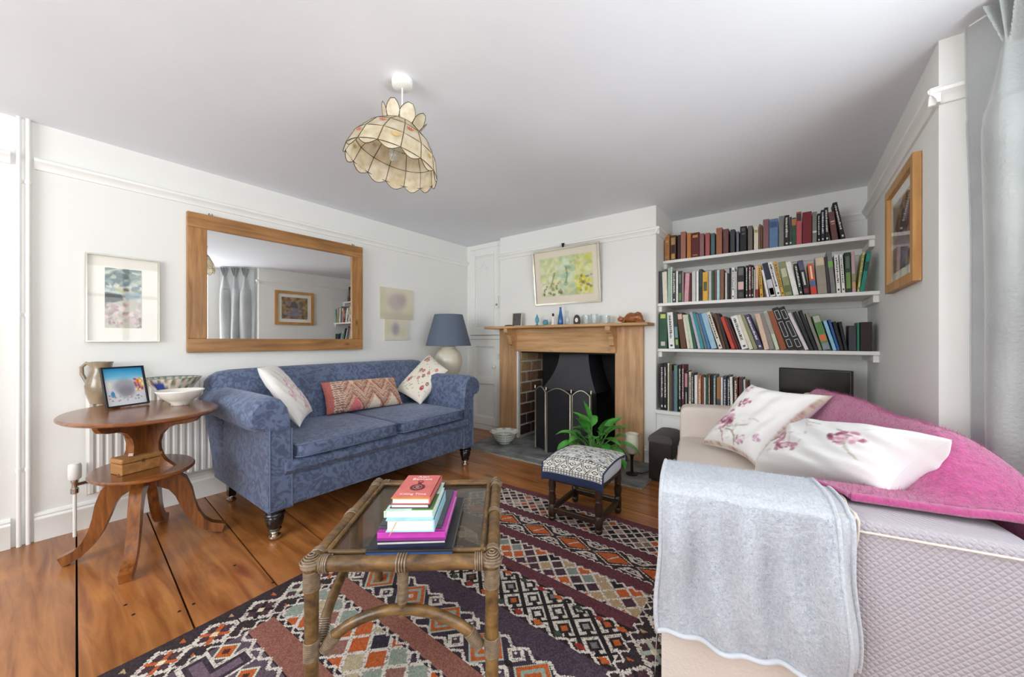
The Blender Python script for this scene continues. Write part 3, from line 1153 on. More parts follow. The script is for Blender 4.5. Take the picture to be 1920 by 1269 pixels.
def pillow(name, corners, thick, cv, material, label, cat='cushion', group=None, n=56, pinch=0.07, wob=0.0, seed=1, back=None, piping=None):
    """scatter cushion from its four corners (top left, top right, bottom right, bottom left of its face)"""
    P = [V3(p) for p in corners]
    ctr = sum(P, Vector()) / 4
    nrm = ((P[1] - P[3]).cross(P[2] - P[0])).normalized()
    if nrm.dot(Vector((0, 0, CAM_H)) - ctr) < 0:
        nrm = -nrm
    t = thing(name, label, cat, ctr - Vector((0, 0, 0.1)), 0, group)
    W = n + 1
    pts, cols = [], []
    fronts, backs = [], []
    for j in range(W):
        for i in range(W):
            s, q = 2 * i / n - 1, 2 * j / n - 1
            s2 = s * (1 - pinch * (1 - q * q) * s * s)
            q2 = q * (1 - pinch * (1 - s * s) * q * q)
            u, v = (s2 + 1) / 2, (q2 + 1) / 2
            b = P[0] * (1 - u) * (1 - v) + P[1] * u * (1 - v) + P[2] * u * v + P[3] * (1 - u) * v
            h = (max(0.0, (1 - s ** 4) * (1 - q ** 4))) ** 0.55
            h *= 1 + wob * noise2(s * 3, q * 3, seed)
            fronts.append(b + nrm * (h * thick * 0.5))
            backs.append(b - nrm * (h * thick * 0.5))
    fs = []
    for j in range(n):
        for i in range(n):
            a = j * W + i
            fs.append((a, a + W, a + W + 1, a + 1))
    me = bpy.data.meshes.new('cushion_front')
    L = Vector(t.location)
    me.from_pydata([tuple(p - L) for p in fronts], [], fs)
    uu = np.tile(np.arange(W) / n, W)
    vv = np.repeat(np.arange(W) / n, W)
    if cv is not None:
        set_point_colors(me, cv.sample(np.clip(uu, 0, .9999), np.clip(vv, 0, .9999)))
    me.materials.append(mat(material))
    me.polygons.foreach_set('use_smooth', [True] * len(me.polygons))
    link('cushion_front', me, t)
    mb = bpy.data.meshes.new('cushion_back')
    mb.from_pydata([tuple(p - L) for p in backs], [], [tuple(reversed(f)) for f in fs])
    if cv is not None and back is None:
        base = np.median(cv.linear().reshape(-1, 3), axis=0)
        set_point_colors(mb, np.tile(base, (len(backs), 1)))
    mb.materials.append(mat(back or material))
    mb.polygons.foreach_set('use_smooth', [True] * len(mb.polygons))
    link('cushion_back', mb, t)
    if piping:
        ring = [fronts[i] for i in range(0, W)] + [fronts[j * W + n] for j in range(1, W)] + [fronts[n * W + i] for i in range(n - 1, -1, -1)] + [fronts[j * W] for j in range(n - 1, 0, -1)]
        MB().tube([p - L for p in ring[::2]], 0.0045, 6, closed=True).build('piping', piping, t, smooth=60)
    return t


def painted_lathe(name, prof, painter, material, parent, n=64, M=None):
    vs, cols, fs = [], [], []
    k = len(prof)
    for i, (r, z) in enumerate(prof):
        for j in range(n):
            a = 2 * PI * j / n
            p = Vector((r * math.cos(a), r * math.sin(a), z))
            vs.append(tuple(M @ p if M else p))
            cols.append([lin(c) for c in hx3(painter(a, i / (k - 1), z))])
    for i in range(k - 1):
        for j in range(n):
            j2 = (j + 1) % n
            fs.append((i * n + j, i * n + j2, (i + 1) * n + j2, (i + 1) * n + j))
    me = bpy.data.meshes.new(name)
    me.from_pydata(vs, [], fs)
    set_point_colors(me, np.array(cols))
    me.materials.append(mat(material))
    me.polygons.foreach_set('use_smooth', [True] * len(me.polygons))
    return link(name, me, parent)


def frame_mesh(place, u0, u1, v0, v1, bw, depth):
    """mitred picture frame as four beams; place(u, v, d)"""
    mb = MB()
    o = [(u0, v0), (u1, v0), (u1, v1), (u0, v1)]
    i = [(u0 + bw, v0 + bw), (u1 - bw, v0 + bw), (u1 - bw, v1 - bw), (u0 + bw, v1 - bw)]
    for k in range(4):
        k2 = (k + 1) % 4
        q = [o[k], o[k2], i[k2], i[k]]
        vs = [place(u, v, 0) for u, v in q] + [place(u, v, depth) for u, v in q]
        mb.add(vs, [(0, 1, 2, 3), (7, 6, 5, 4), (0, 4, 5, 1), (1, 5, 6, 2), (2, 6, 7, 3), (3, 7, 4, 0)])
    return mb


# ================================================================== wall mirror
mir = thing('wall_mirror', 'large mirror in a wide flat pine frame above the blue sofa', 'mirror', (XL, 1.297, 1.0))
MIR = mir
my0, my1, mz0, mz1, iy0, iy1, iz0, iz1 = .671, 1.923, .997, 1.945, .776, 1.816, 1.092, 1.845
xa, xb = XL + .002, XL + .036
MB().bbox((xa, my0, mz1 - (mz1 - iz1)), (xb, my1, mz1), .004).build('frame_rail', 'mirror_rail', mir, world=True)
MB().bbox((xa, my0, mz0), (xb, my1, iz0), .004).build('frame_rail', 'mirror_rail', mir, world=True)
MB().bbox((xa, my0, iz0), (xb, iy0, iz1), .004).build('frame_stile', 'mirror_stile', mir, world=True)
MB().bbox((xa, iy1, iz0), (xb, my1, iz1), .004).build('frame_stile', 'mirror_stile', mir, world=True)
MB().add([(XL + .022, iy0, iz0), (XL + .022, iy1, iz0), (XL + .022, iy1, iz1), (XL + .022, iy0, iz1)], [(0, 1, 2, 3)]).build('looking_glass', 'mirror_glass', mir, world=True)
for y in (.80, 1.84):
    MB().tube([(XL + .012, y - .012, mz1 - .002), (XL + .010, y - .008, mz1 + .018), (XL + .010, y, mz1 + .006), (XL + .010, y + .008, mz1 + .018), (XL + .012, y + .012, mz1 - .002)], .0025, 6).build('hanging_hook', 'iron_black', mir, world=True)

mir.location.x = XL + .0145      # hangs a little off the uneven wall at the lamp end
mir.rotation_euler.z = math.radians(-1.2)

# ================================================================== pictures on the left wall
pic = thing('framed_picture', 'narrow silver framed landscape watercolour with wide white mount', 'picture', (XL, .38, 1.07))
frame_mesh(lambda u, v, d: (XL + .003 + d, u, v), .225, .537, 1.072, 1.586, .007, .022).build('frame', 'silver_frame', pic, world=True)
MB().box((XL + .003, .232, 1.079), (XL + .010, .530, 1.579)).build('mount', 'mount_board', pic, world=True)
cv = Canvas(60, 110, '#b9b8a6')
r_ = random.Random(3)
for k in range(60):
    cv.disc(r_.uniform(0, 60), r_.uniform(0, 30), r_.uniform(4, 14), r_.uniform(2, 5), r_.choice(['#4b6663', '#6e8681', '#39504f', '#93a69b', '#c6cdbb', '#53706a']), .7, r_.uniform(-.5, .3))
for k in range(30):
    cv.disc(r_.uniform(0, 60), r_.uniform(26, 60), r_.uniform(4, 15), r_.uniform(2, 6), r_.choice(['#2f3f42', '#8fa3ae', '#bcc9cd', '#7b8f62', '#a9b36f', '#56677e', '#d9d8c6']), .75, r_.uniform(-.6, .2))
cv.poly([(0, 46), (26, 48), (30, 58), (8, 66), (0, 64)], '#263236', .85)
for k in range(90):
    cv.disc(r_.uniform(0, 60), r_.uniform(66, 108), r_.uniform(1.5, 6), r_.uniform(1.5, 5), r_.choice(['#cbaab0', '#8d6f74', '#e3cfd2', '#6f5457', '#b58f96', '#d9c6be', '#a7a28f']), .7, r_.uniform(-1, 1))
cv.blur(1)
canvas_sheet('watercolour', cv, lambda u, v: (XL + .0115, .301 + u * .155, 1.513 - v * .358), 'print', pic, world=True, smooth=True)
MB().add([(XL + .018, .231, 1.078), (XL + .018, .531, 1.078), (XL + .018, .531, 1.58), (XL + .018, .231, 1.58)], [(0, 1, 2, 3)]).build('glazing', 'clear_glass', pic, world=True)


def faded_picture(label, y0, y1, z0, z1, blobs, seed):
    t = thing('unframed_picture', label, 'picture', (XL, (y0 + y1) / 2, z0))
    MB().box((XL + .002, y0, z0), (XL + .012, y1, z1)).build('board', 'mount_cream', t, world=True)
    c = Canvas(40, 32, '#d9d3c0')
    r = random.Random(seed)
    for b in blobs:
        c.disc(*b)
    c.blur(14)
    canvas_sheet('faded_print', c, lambda u, v: (XL + .0135, y0 + .002 + u * (y1 - y0 - .004), z1 - .002 - v * (z1 - z0 - .004)), 'print', t, world=True, smooth=True)
    return t


faded_picture('larger pale faded picture on the wall by the lamp', 2.136, 2.535, 1.298, 1.613, [(20, 15, 11, 9, '#bfb0ab', .9), (26, 12, 6, 6, '#b3a5a2', .9), (4, 14, 4, 14, '#cfc9ac', .8), (37, 24, 4, 8, '#d3cfa9', .8), (20, 29, 22, 3, '#bcb59f', .8)], 2)
faded_picture('smaller pale faded picture hung under the larger faded one', 2.187, 2.477, 1.083, 1.290, [(18, 15, 6, 10, '#a49a9f', .95), (30, 20, 6, 8, '#ccd0ac', .8), (6, 12, 5, 12, '#cfcaaa', .8)], 4)

# ================================================================== radiator
rad = thing('radiator', 'white panel radiator behind the oval side table', 'radiator', (XL + .06, .85, .2))
prof = []
y = .225
while y < 1.5:
    prof += [(y, 0), (y + .010, .009), (y + .024, .009), (y + .034, 0)]
    y += .036
nY = len(prof)
ring_b = [(XL + .085 + d, yy, .215) for yy, d in prof]
ring_t = [(XL + .085 + d, yy, .825) for yy, d in prof]
pm = MB().add(ring_b + ring_t, [(i, i + 1, nY + i + 1, nY + i) for i in range(nY - 1)])
pm.box((XL + .03, .225, .205), (XL + .084, 1.5, .835))
pm.build('panel', 'radiator_white', rad, world=True)
for yy in (.35, 1.3):
    MB().box((XL + .002, yy, .3), (XL + .03, yy + .04, .75)).build('bracket', 'radiator_white', rad, world=True)
MB().tube([(XL + .10, .181, 0), (XL + .10, .181, .28)], .008, 10).build('tail_pipe', 'white_gloss', rad, smooth=60, world=True)
MB().lathe([(.011, 0), (.017, .006), (.017, .03), (.012, .035), (.012, .06), (.016, .066), (.016, .08)], 14, Matrix.Translation((XL + .10, .181, .235))).build('valve_body', 'chrome', rad, smooth=40, world=True)
MB().tube([(XL + .10, .181, .285), (XL + .085, .235, .285)], .011, 10).build('valve_union', 'chrome', rad, smooth=40, world=True)
MB().lathe([(.020, 0), (.026, .008), (.026, .075), (.022, .088), (0, .09)], 18, Matrix.Translation((XL + .10, .181, .315))).build('valve_head', 'white_gloss', rad, smooth=40, world=True)

# ================================================================== oval side table
ST = Vector((-2.69, .388, 0))
tab = thing('side_table', 'oval two-tier mahogany side table with four curved legs', 'side table', ST)


def oval(a, b, prof, n=56):
    rings = [[(math.cos(2 * PI * j / n) * (a + o), math.sin(2 * PI * j / n) * (b + o), z) for j in range(n)] for o, z in prof]
    return MB().loft(rings)


oval(.40, .296, [(-.03, .700), (-.008, .700), (.0, .706), (.0, .714), (-.006, .720), (-.02, .7215), (-.2, .7215)]).build('table_top', 'table_wood', tab, smooth=35)
oval(.26, .20, [(-.03, .405), (-.006, .405), (.0, .411), (.0, .417), (-.006, .423), (-.03, .424)]).build('lower_shelf', 'table_wood', tab, smooth=35)
bprof = [(0, .424), (.145, .424), (.13, .437), (.105, .456), (.088, .482), (.076, .515), (.074, .55), (.084, .59), (.11, .62), (.15, .638), (.21, .645), (.245, .655), (.262, .675), (.268, .700), (0, .700)]
for k in range(4):
    a = math.radians(45 + 90 * k)
    ca, sa = math.cos(a), math.sin(a)
    MB().prism(bprof, -.011, .011, lambda p, q, d, ca=ca, sa=sa: (p * ca - d * sa, p * sa + d * ca, q)).build('bracket', 'table_leg_wood', tab)
feet = [(-.097, -.25), (.306, -.10), (-.293, .122), (.10, .290)]
for fx, fy in feet:
    L_ = math.hypot(fx, fy)
    ca, sa = fx / L_, fy / L_
    k = L_ / .30
    path = [(.03, .365, .075), (.085, .352, .095), (.130, .315, .085), (.155, .26, .070), (.170, .20, .060), (.190, .14, .052), (.220, .085, .046), (.258, .048, .044), (.298, .030, .046), (.322, .022, .044)]
    rings = []
    for i, (r, z, dep) in enumerate(path):
        r *= k
        a, b = path[max(0, i - 1)], path[min(len(path) - 1, i + 1)]
        tx, tz = (b[0] - a[0]) * k, b[1] - a[1]
        l = math.hypot(tx, tz)
        nx, nz = -tz / l, tx / l
        hw, hd = .0225, dep / 2
        ring = []
        for sd, sh in ((-1, -1), (1, -1), (1, 1), (-1, 1)):
            rr, zz = r + nx * hd * sh, z + nz * hd * sh
            ring.append((rr * ca - sd * hw * sa, rr * sa + sd * hw * ca, max(0.0, zz)))
        rings.append(ring)
    MB().loft(rings).build('leg', 'table_leg_wood', tab, smooth=30)
MB().bbox((-.085, -.085, .375), (.085, .085, .405), .006, 2, Matrix.Rotation(.3, 4, 'Z')).build('mounting_block', 'dark_oak', tab)

# wooden box on the lower shelf
p0, p1 = atz(228, 893, .424), atz(305, 873, .424)
d = (p1 - p0)
ang = math.atan2(d.y, d.x)
bl = d.length
wbx = thing('wooden_box', 'small hinged wooden box on the lower tier of the side table', 'box', (p0.x, p0.y, .4245), ang)
MB().bbox((0, 0, 0), (bl, .098, .052), .004).build('box_body', 'box_wood', wbx)
MB().bbox((-.002, -.002, .054), (bl + .002, .100, .078), .006).build('lid', 'box_wood', wbx)
for x in (bl * .25, bl * .75):
    MB().box((x, .099, .04), (x + .02, .102, .066)).build('hinge', 'brass', wbx)
MB().box((bl * .5 - .006, -.004, .045), (bl * .5 + .006, -.002, .062)).build('catch', 'brass', wbx)

# photo frame
q0, q1 = atz(198, 768, .7225), atz(278, 757, .7225)
d = (q1 - q0)
fw = d.length
fang = math.atan2(d.y, d.x)
fh = .215
pf = thing('photo_frame', 'thin black photo frame with a snowy blue-sky photograph on the side table', 'photo frame', (q0.x, q0.y, .7225), fang)
lean = math.radians(14)


def PF(u, v, dd):
    return (u, v * math.sin(lean) - dd * math.cos(lean), v * math.cos(lean) + dd * math.sin(lean) + .004)


frame_mesh(PF, 0, fw, 0, fh, .007, .014).build('frame', 'black_plastic', pf)
cv = Canvas(64, 52, '#dfe3ea')
for j in range(16):
    f = j / 16
    cv.a[j] = np.array(hx3('#1690cf')) * (1 - f) + np.array(hx3('#8fd3ee')) * f
cv.disc(33, 27, 18, 11, '#a0a0a8', .9)
cv.disc(34, 34, 13, 8, '#85848f', .8)
cv.blur(16)
for j in range(13):
    f = j / 16
    cv.a[j] = np.array(hx3('#1690cf')) * (1 - f) + np.array(hx3('#8fd3ee')) * f
cv.blur(2)
cv.poly([(50, 17), (62, 16), (63, 34), (51, 35)], '#f0a23c', .9)
for k in range(26):
    cv.disc(r_.uniform(49, 62), r_.uniform(16, 34), 1.8, 1.8, r_.choice(['#e05b52', '#f4c64c', '#8d5aa0', '#fff1d0']), .9)
for k in range(30):
    cv.disc(r_.uniform(3, 62), r_.uniform(38, 46), 1.8, 1.2, r_.choice(['#9aa0a8', '#c98a7c', '#e9ecf2', '#7f8792']), .7)
cv.disc(12, 36, 3, 4, '#3d8fce', .95)
cv.disc(9, 25, 3, 6, '#f3efe0', .8)
canvas_sheet('photograph', cv, lambda u, v: PF(.006 + u * (fw - .012), fh - .006 - v * (fh - .012), .004), 'glazed_print', pf, smooth=True)
MB().add([PF(0.004, .004, -.002), PF(fw - .004, .004, -.002), PF(fw - .004, fh - .004, -.002), PF(.004, fh - .004, -.002)], [(0, 1, 2, 3)]).build('backing', 'black_plastic', pf)
MB().add([(fw * .4, .03, .11), (fw * .6, .03, .11), (fw * .6, .10, 0), (fw * .4, .10, 0), (fw * .4, .034, .11), (fw * .6, .034, .11), (fw * .6, .104, 0), (fw * .4, .104, 0)], [(0, 1, 2, 3), (7, 6, 5, 4), (0, 4, 5, 1), (2, 6, 7, 3), (1, 5, 6, 2), (3, 7, 4, 0)]).build('stand', 'black_plastic', pf)

# jug standing behind the photo frame
jp = atw(190, 740, 2.12)
jug = thing('jug', 'brown and cream glazed jug standing behind the photo frame', 'jug', (jp.x, jp.y, .7225))
MB().lathe([(.0, 0), (.045, 0), (.048, .01), (.062, .06), (.066, .10), (.055, .15), (.042, .185), (.045, .22), (.049, .235), (.043, .234), (.036, .19), (.045, .15), (.055, .1), (0, .02)], 28).build('jug_body', 'ceramic_jug', jug, smooth=60)
da = math.radians(225)
hp = [(.042, .215), (.075, .228), (.098, .205), (.096, .165), (.075, .125), (.060, .10)]
MB().tube([(r * math.cos(da), r * math.sin(da), z) for r, z in hp], [.010, .009, .009, .009, .009, .010], 8).build('handle', 'ceramic_jug', jug, smooth=60)

# two bowls
BT = .7225
bp1 = atz(338, 761, BT)
bw1 = thing('white_bowl', 'white footed bowl with faint sprigs, in front of the painted bowl', 'bowl', (bp1.x - .05, bp1.y + .01, BT))


def sprig(a, t, z):
    k = math.sin(a * 5 + 1) * math.cos(z * 90)
    return '#b9a79a' if k > .93 else ('#efece3' if z > .06 else '#e6e2d6')


bw1.scale = (.86, .86, 1.0)
painted_lathe('bowl_body', [(.0, .006), (.040, .004), (.043, 0), (.046, 0), (.047, .012), (.075, .03), (.100, .05), (.118, .075), (.123, .082), (.118, .083), (.095, .055), (.06, .03), (0, .02)], sprig, 'glazed_paint', bw1)
bp2 = atw(325, 735, 2.26)
bw2 = thing('painted_bowl', 'flared bowl painted with leaves and a blue flower', 'bowl', (bp2.x, bp2.y, BT))


def floral(a, t, z):
    if z > .128:
        return '#6b7f78'
    q = a * 7
    if abs(z - .115) < .012:
        return ['#e9e4d2', '#4d8a6c', '#d98b6d', '#e9e4d2'][int(q * 2) % 4]
    if 5.2 < a < 5.75 and .05 < z < .105:
        return '#3b56a8'
    k = math.sin(q + z * 60) * math.cos(z * 70 + a * 3)
    if k > .55:
        return '#2f8a6b' if int(q) % 2 else '#c9763f'
    if k < -.6:
        return '#8a8f6a'
    return '#e8e2cf'


painted_lathe('bowl_body', [(.0, .006), (.05, .004), (.053, 0), (.056, .0), (.057, .015), (.075, .045), (.095, .075), (.112, .1), (.128, .122), (.135, .133), (.130, .134), (.11, .108), (.08, .06), (.04, .022), (0, .02)], floral, 'glazed_paint', bw2, n=96)

# ================================================================== blue damask sofa
SOF = Vector((-2.65, 1.57, 0))
sofa = thing('blue_sofa', 'blue damask scroll-arm sofa on dark turned legs under the mirror', 'sofa', SOF)


def BS(mb, name, m='blue_damask', parent=None, smooth=True):
    return mb.build(name, m, parent or sofa, smooth, world=True)


# seat base with a rolled front rail
fp = [(-3.12, .17), (-2.215, .17), (-2.192, .18), (-2.188, .27), (-2.192, .325), (-2.205, .338), (-2.185, .350), (-2.168, .375), (-2.170, .405), (-2.195, .425), (-2.25, .432), (-3.12, .432)]
rings = [[(x, y, z) for x, z in fp] for y in np.linspace(.86, 2.28, 8)]
BS(MB().loft(rings), 'seat_base', smooth=38)


def arm_section(side, X, k):
    """closed outline in y, z; side -1 is the arm by the side table"""
    base = [(.905, .17), (.905, .55), (.900, .64), (.885, .715), (.855, .758), (.815, .777), (.770, .774), (.727, .752), (.699, .715), (.690, .672), (.699, .635), (.720, .612), (.745, .606), (.768, .604), (.782, .585), (.782, .17)]
    cy_, cz_ = .795, .69
    out = []
    for y, z in base:
        if z > .5:
            y = cy_ + (y - cy_) * k
            z = cz_ + (z - cz_) * k if z > .6 else z
        if side > 0:
            y = 3.135 - y
        out.append((X, y, z))
    return out


for side in (-1, 1):
    rings = [arm_section(side, X, k) for X, k in ((-3.08, .93), (-2.95, .97), (-2.7, 1.0), (-2.4, 1.02), (-2.27, 1.02), (-2.225, .99), (-2.200, .93), (-2.188, .84))]
    a_ = BS(MB().loft(rings), 'arm', smooth=50)
    # piped front facing
    ys = (.79, .898) if side < 0 else (3.135 - .79, 3.135 - .898)
    ring = [(-2.187, ys[0], .18), (-2.187, ys[1], .18), (-2.187, ys[1], .60), (-2.187, ys[0], .60)]
    BS(MB().tube(ring, .0045, 6, closed=True), 'arm_piping', 'piping_blue', a_, 60)

bprof = [(-3.14, .17), (-2.90, .17), (-2.855, .42), (-2.862, .52), (-2.885, .63), (-2.915, .73), (-2.948, .81), (-2.99, .862), (-3.04, .886), (-3.085, .885), (-3.125, .865), (-3.143, .82), (-3.145, .76), (-3.142, .72), (-3.14, .66)]
rings = []
for y, k in ((.735, .86), (.75, .91), (.79, .965), (.86, .99), (1.1, 1.0), (1.56, 1.006), (1.57, .998), (1.58, 1.006), (2.1, 1.01), (2.38, 1.0), (2.45, .975), (2.49, .92), (2.51, .86)):
    cxx, czz = -3.05, .45
    rings.append([(cxx + (x - cxx) * (k if z > .5 else 1), y if z > .6 else min(2.36, max(.80, y)), czz + (z - czz) * k if z > .45 else z) for x, z in bprof])
BS(MB().loft(rings), 'backrest', smooth=50)
for ya, yb in ((.912, 1.585), (1.592, 2.225)):
    c_ = BS(soft_block((-2.87, ya, .428), (-2.158, yb, .508), 12, 11, .016), 'seat_cushion', smooth=60)
    for z in (.502, .436):
        r = [(-2.80, ya + .004, z), (-2.19, ya + .004, z), (-2.166, ya + .028, z), (-2.162, (ya + yb) / 2, z), (-2.166, yb - .028, z), (-2.19, yb - .004, z), (-2.80, yb - .004, z)]
        BS(MB().tube(r, .0045, 6), 'cushion_piping', 'piping_blue', c_, 60)


def turned_leg(x, y):
    g = BS(MB().lathe([(.050, .172), (.050, .155), (.044, .150), (.052, .142), (.052, .132), (.040, .126), (.046, .112), (.040, .085), (.030, .062), (.034, .056), (.026, .046)], 18, Matrix.Translation((x, y, 0))), 'leg', 'ebony_leg', None, 45)
    BS(MB().lathe([(.024, .050), (.026, .044), (.018, .034), (.018, .028), (.030, .022), (.032, .012), (.026, .002), (.012, 0)], 16, Matrix.Translation((x, y, 0))), 'castor', 'castor_brass', g, 45)


turned_leg(-2.25, .835)
turned_leg(-2.25, 2.315)
for y in (.855, 2.30):
    g = BS(MB().loft([[(-3.02 + a, y - .025, .172), (-2.965 + a, y - .025, .172), (-2.965 + a, y + .025, .172), (-3.02 + a, y + .025, .172)] for a in (0,)] + [[(-3.03, y - .02, .04), (-2.985, y - .02, .04), (-2.985, y + .02, .04), (-3.03, y + .02, .04)]]), 'leg', 'ebony_leg', None, False)
    BS(MB().lathe([(.020, .045), (.022, .034), (.016, .028), (.028, .02), (.028, .01), (.020, 0)], 14, Matrix.Translation((-3.005, y, 0))), 'castor', 'castor_brass', g, 45)

# scatter cushions on the blue sofa
cv = Canvas(70, 70, '#e6e2dd')
for (x, y, s) in ((34, 30, 9), (50, 44, 9), (22, 44, 6), (44, 58, 7)):
    for k in range(22):
        a, b = r_.uniform(-s, s), r_.uniform(-s, s)
        cv.disc(x + a, y + b, 1.5, 1.0, r_.choice(['#d58fa2', '#c87089', '#e0b4c0']), .8, r_.uniform(0, 3))
cv.blur(1)
pillow('scatter_cushion', [(-2.80, .935, .90), (-3.0, 1.10, .905), (-2.66, 1.225, .59), (-2.46, 1.055, .535)], .10, cv, 'cotton_print', 'white cushion with pink printed motifs propped against the sofa arm', group=None, pinch=.05, wob=.15, seed=3)
# kilim bolster
cv = Canvas(110, 56, '#c98a6f')
for j in range(56):
    for i in range(110):
        base = (i % 3 == 0) ^ (j % 2 == 0)
        z1 = abs(((i + 8) % 28) - 14) * 1.9
        z2 = abs(((i + 8) % 28) - 14) * 1.9
        v = (j - z1 + 56) % 28
        if v < 3:
            c = '#a8543f'
        elif v < 5:
            c = '#d9a488'
        elif v < 14:
            c = '#d8c3b0' if base else '#b98f78'
        elif v < 17:
            c = '#b76950'
        elif v < 19:
            c = '#e0c0a4'
        else:
            c = '#c9b2a2' if base else '#93705f'
        cv.a[j, i] = hx3(c)
cv.rect(0, 0, 8, 56, '#b96a62')
for j in range(56):
    for i in range(8, 22):
        if (i + j) % 2:
            cv.a[j, i] = hx3('#7d6a60' if (j // 2) % 2 else '#dcc9bb')
for x in (36, 64, 92):
    cv.poly([(x - 9, 56), (x, 36), (x + 9, 56)], '#d9797e' if x < 50 else '#e6d6c4', 1)
    cv.poly([(x - 5, 0), (x, 14), (x + 5, 0)], '#e7c3a2', 1)
cv.rect(0, 0, 110, 2, '#b5604d')
cv.speck(.08, 3)
k1, k2 = atx(599, 717, -2.90), atx(736, 707, -2.90)
k3, k4 = atz(752, 758, .525), atz(613, 778, .525)
k3.x, k4.x = min(k3.x, -2.74), min(k4.x, -2.76)
pillow('scatter_cushion', [k1 + Vector((0.02, 0, 0)), k2 + Vector((0.02, 0, 0)), k3 + Vector((.02, .03, .0)), k4], .13, cv, 'wool_weave', 'long rust and cream kilim cushion in the middle of the blue sofa', n=90, pinch=.03, back='piping_blue')
# crewel cushion
cv = Canvas(80, 80, '#ebe4d4')
for k in range(16):
    x, y = r_.uniform(8, 72), r_.uniform(8, 72)
    c = r_.choice(['#c9566a', '#d98a52', '#b2465a', '#d7798a', '#8a4a6a'])
    for q in range(5):
        a = q * 2 * PI / 5
        cv.disc(x + 2.4 * math.cos(a), y + 2.4 * math.sin(a), 1.7, 1.7, c, .9)
    cv.disc(x, y, 1.2, 1.2, '#e9c46a', 1)
for k in range(60):
    cv.disc(r_.uniform(4, 76), r_.uniform(4, 76), 1.8, .9, r_.choice(['#8aa07c', '#a8b79a', '#c98c88', '#77906e']), .9, r_.uniform(0, 3))
c1, c2 = atx(806, 664, -2.97), atx(840, 694, -2.58)
c3, c4 = atx(788, 758, -2.60), atx(742, 731, -2.90)
pillow('scatter_cushion', [c4, c1, c2, c3], .12, cv, 'cotton_print', 'cream cushion embroidered with small red flowers, standing against the sofa arm', pinch=.04, n=80)

# ================================================================== table lamp on its small table
LP = Vector((-2.93, 2.76, 0))
lt = thing('lamp_table', 'small round dark table behind the arm of the blue sofa', 'table', LP)
MB().lathe([(0, .60), (.16, .60), (.168, .608), (.168, .614), (.16, .62), (0, .62)], 32).build('table_top', 'dark_oak', lt, smooth=40)
MB().lathe([(.022, .10), (.03, .14), (.022, .3), (.03, .45), (.02, .60)], 16).build('pedestal', 'dark_oak', lt, smooth=50)
for k in range(3):
    a = k * 2 * PI / 3 + .4
    MB().tube([(0.015 * math.cos(a), .015 * math.sin(a), .15), (.08 * math.cos(a), .08 * math.sin(a), .10), (.14 * math.cos(a), .14 * math.sin(a), .02), (.16 * math.cos(a), .16 * math.sin(a), .012)], [.016, .016, .012, .012], 8).build('leg', 'dark_oak', lt, smooth=60)
lamp = thing('table_lamp', 'white ceramic table lamp with a blue-grey drum shade', 'lamp', LP + Vector((0, 0, .62)))
MB().lathe([(0, 0), (.075, 0), (.080, .008), (.078, .02), (.092, .06), (.118, .12), (.140, .19), (.146, .24), (.138, .30), (.112, .345), (.085, .365), (.075, .375), (.080, .39), (.06, .40), (0, .40)], 40).build('lamp_base', 'ceramic_cream', lamp, smooth=60)
MB().tube([(0, 0, .40), (0, 0, .56)], .008, 8).build('stem', 'brass', lamp, smooth=60)
MB().lathe([(.240, .405), (.150, .735)], 48, cap=False).build('shade', 'lampshade_blue', lamp, smooth=60)
MB().lathe([(.237, .406), (.147, .734)], 48, cap=False).build('shade_lining', 'lampshade_lining', lamp, smooth=60)
MB().tube([(.239 * math.cos(a), .239 * math.sin(a), .406) for a in np.linspace(0, 2 * PI, 40, endpoint=False)], .003, 6, closed=True).build('shade_ring', 'lampshade_blue', lamp, smooth=60)
for k in range(3):
    a = k * 2 * PI / 3
    MB().tube([(0, 0, .56), (.15 * math.cos(a), .15 * math.sin(a), .73)], .002, 5).build('shade_spoke', 'brass', lamp)
MB().lathe([(.012, .41), (.014, .45), (.028, .49), (.030, .515), (.02, .54), (0, .55)], 14, Matrix.Translation((.03, 0, 0))).build('bulb', 'frosted_glass', lamp, smooth=60)

# ================================================================== white sofa on the right
WR = math.radians(11)
WO = Vector((-.312, 1.189, 0))
wsofa = thing('white_sofa', 'cream loose-covered sofa with quilted arm in front of the window', 'sofa', WO, WR)
E1, E2 = Vector((math.cos(WR), math.sin(WR), 0)), Vector((-math.sin(WR), math.cos(WR), 0))


def wloc(p):
    q = V3(p) - WO
    return Vector((q.dot(E1), q.dot(E2), q.z))


soft_block((.012, .005, .03), (.795, .19, .622), 14, 16, .010).build('arm', 'quilted_cotton', wsofa, smooth=70)
soft_block((.0, 1.525, .03), (.795, 1.705, .632), 14, 16, .012).build('arm', 'cotton_seat', wsofa, smooth=70)
soft_block((.03, .185, .03), (.66, 1.53, .345), 12, 20, 0).build('seat_base', 'cotton_seat', wsofa, smooth=70)
soft_block((.0, .192, .335), (.62, .86, .445), 12, 10, .014).build('seat_cushion', 'cotton_seat', wsofa, smooth=70)
soft_block((.0, .864, .335), (.62, 1.527, .445), 12, 10, .014).build('seat_cushion', 'cotton_seat', wsofa, smooth=70)
bk = soft_block((.688, .33, .03), (.805, 1.70, .765), 14, 12, .012)
MB().bbox((.66, .01, .03), (.80, .36, .60), .03, 3).build('back_corner', 'quilted_cotton', wsofa, smooth=60)
bk.build('backrest', 'cotton_seat', wsofa, smooth=70)
# skirt of the loose cover
sk = MB().grid(lambda u, v: (-.012 - .016 * v - .006 * math.sin(u * 26), .02 + u * 1.67, .335 - .31 * v), 60, 4)
sk.build('cover_skirt', 'cotton_seat', wsofa, smooth=70)


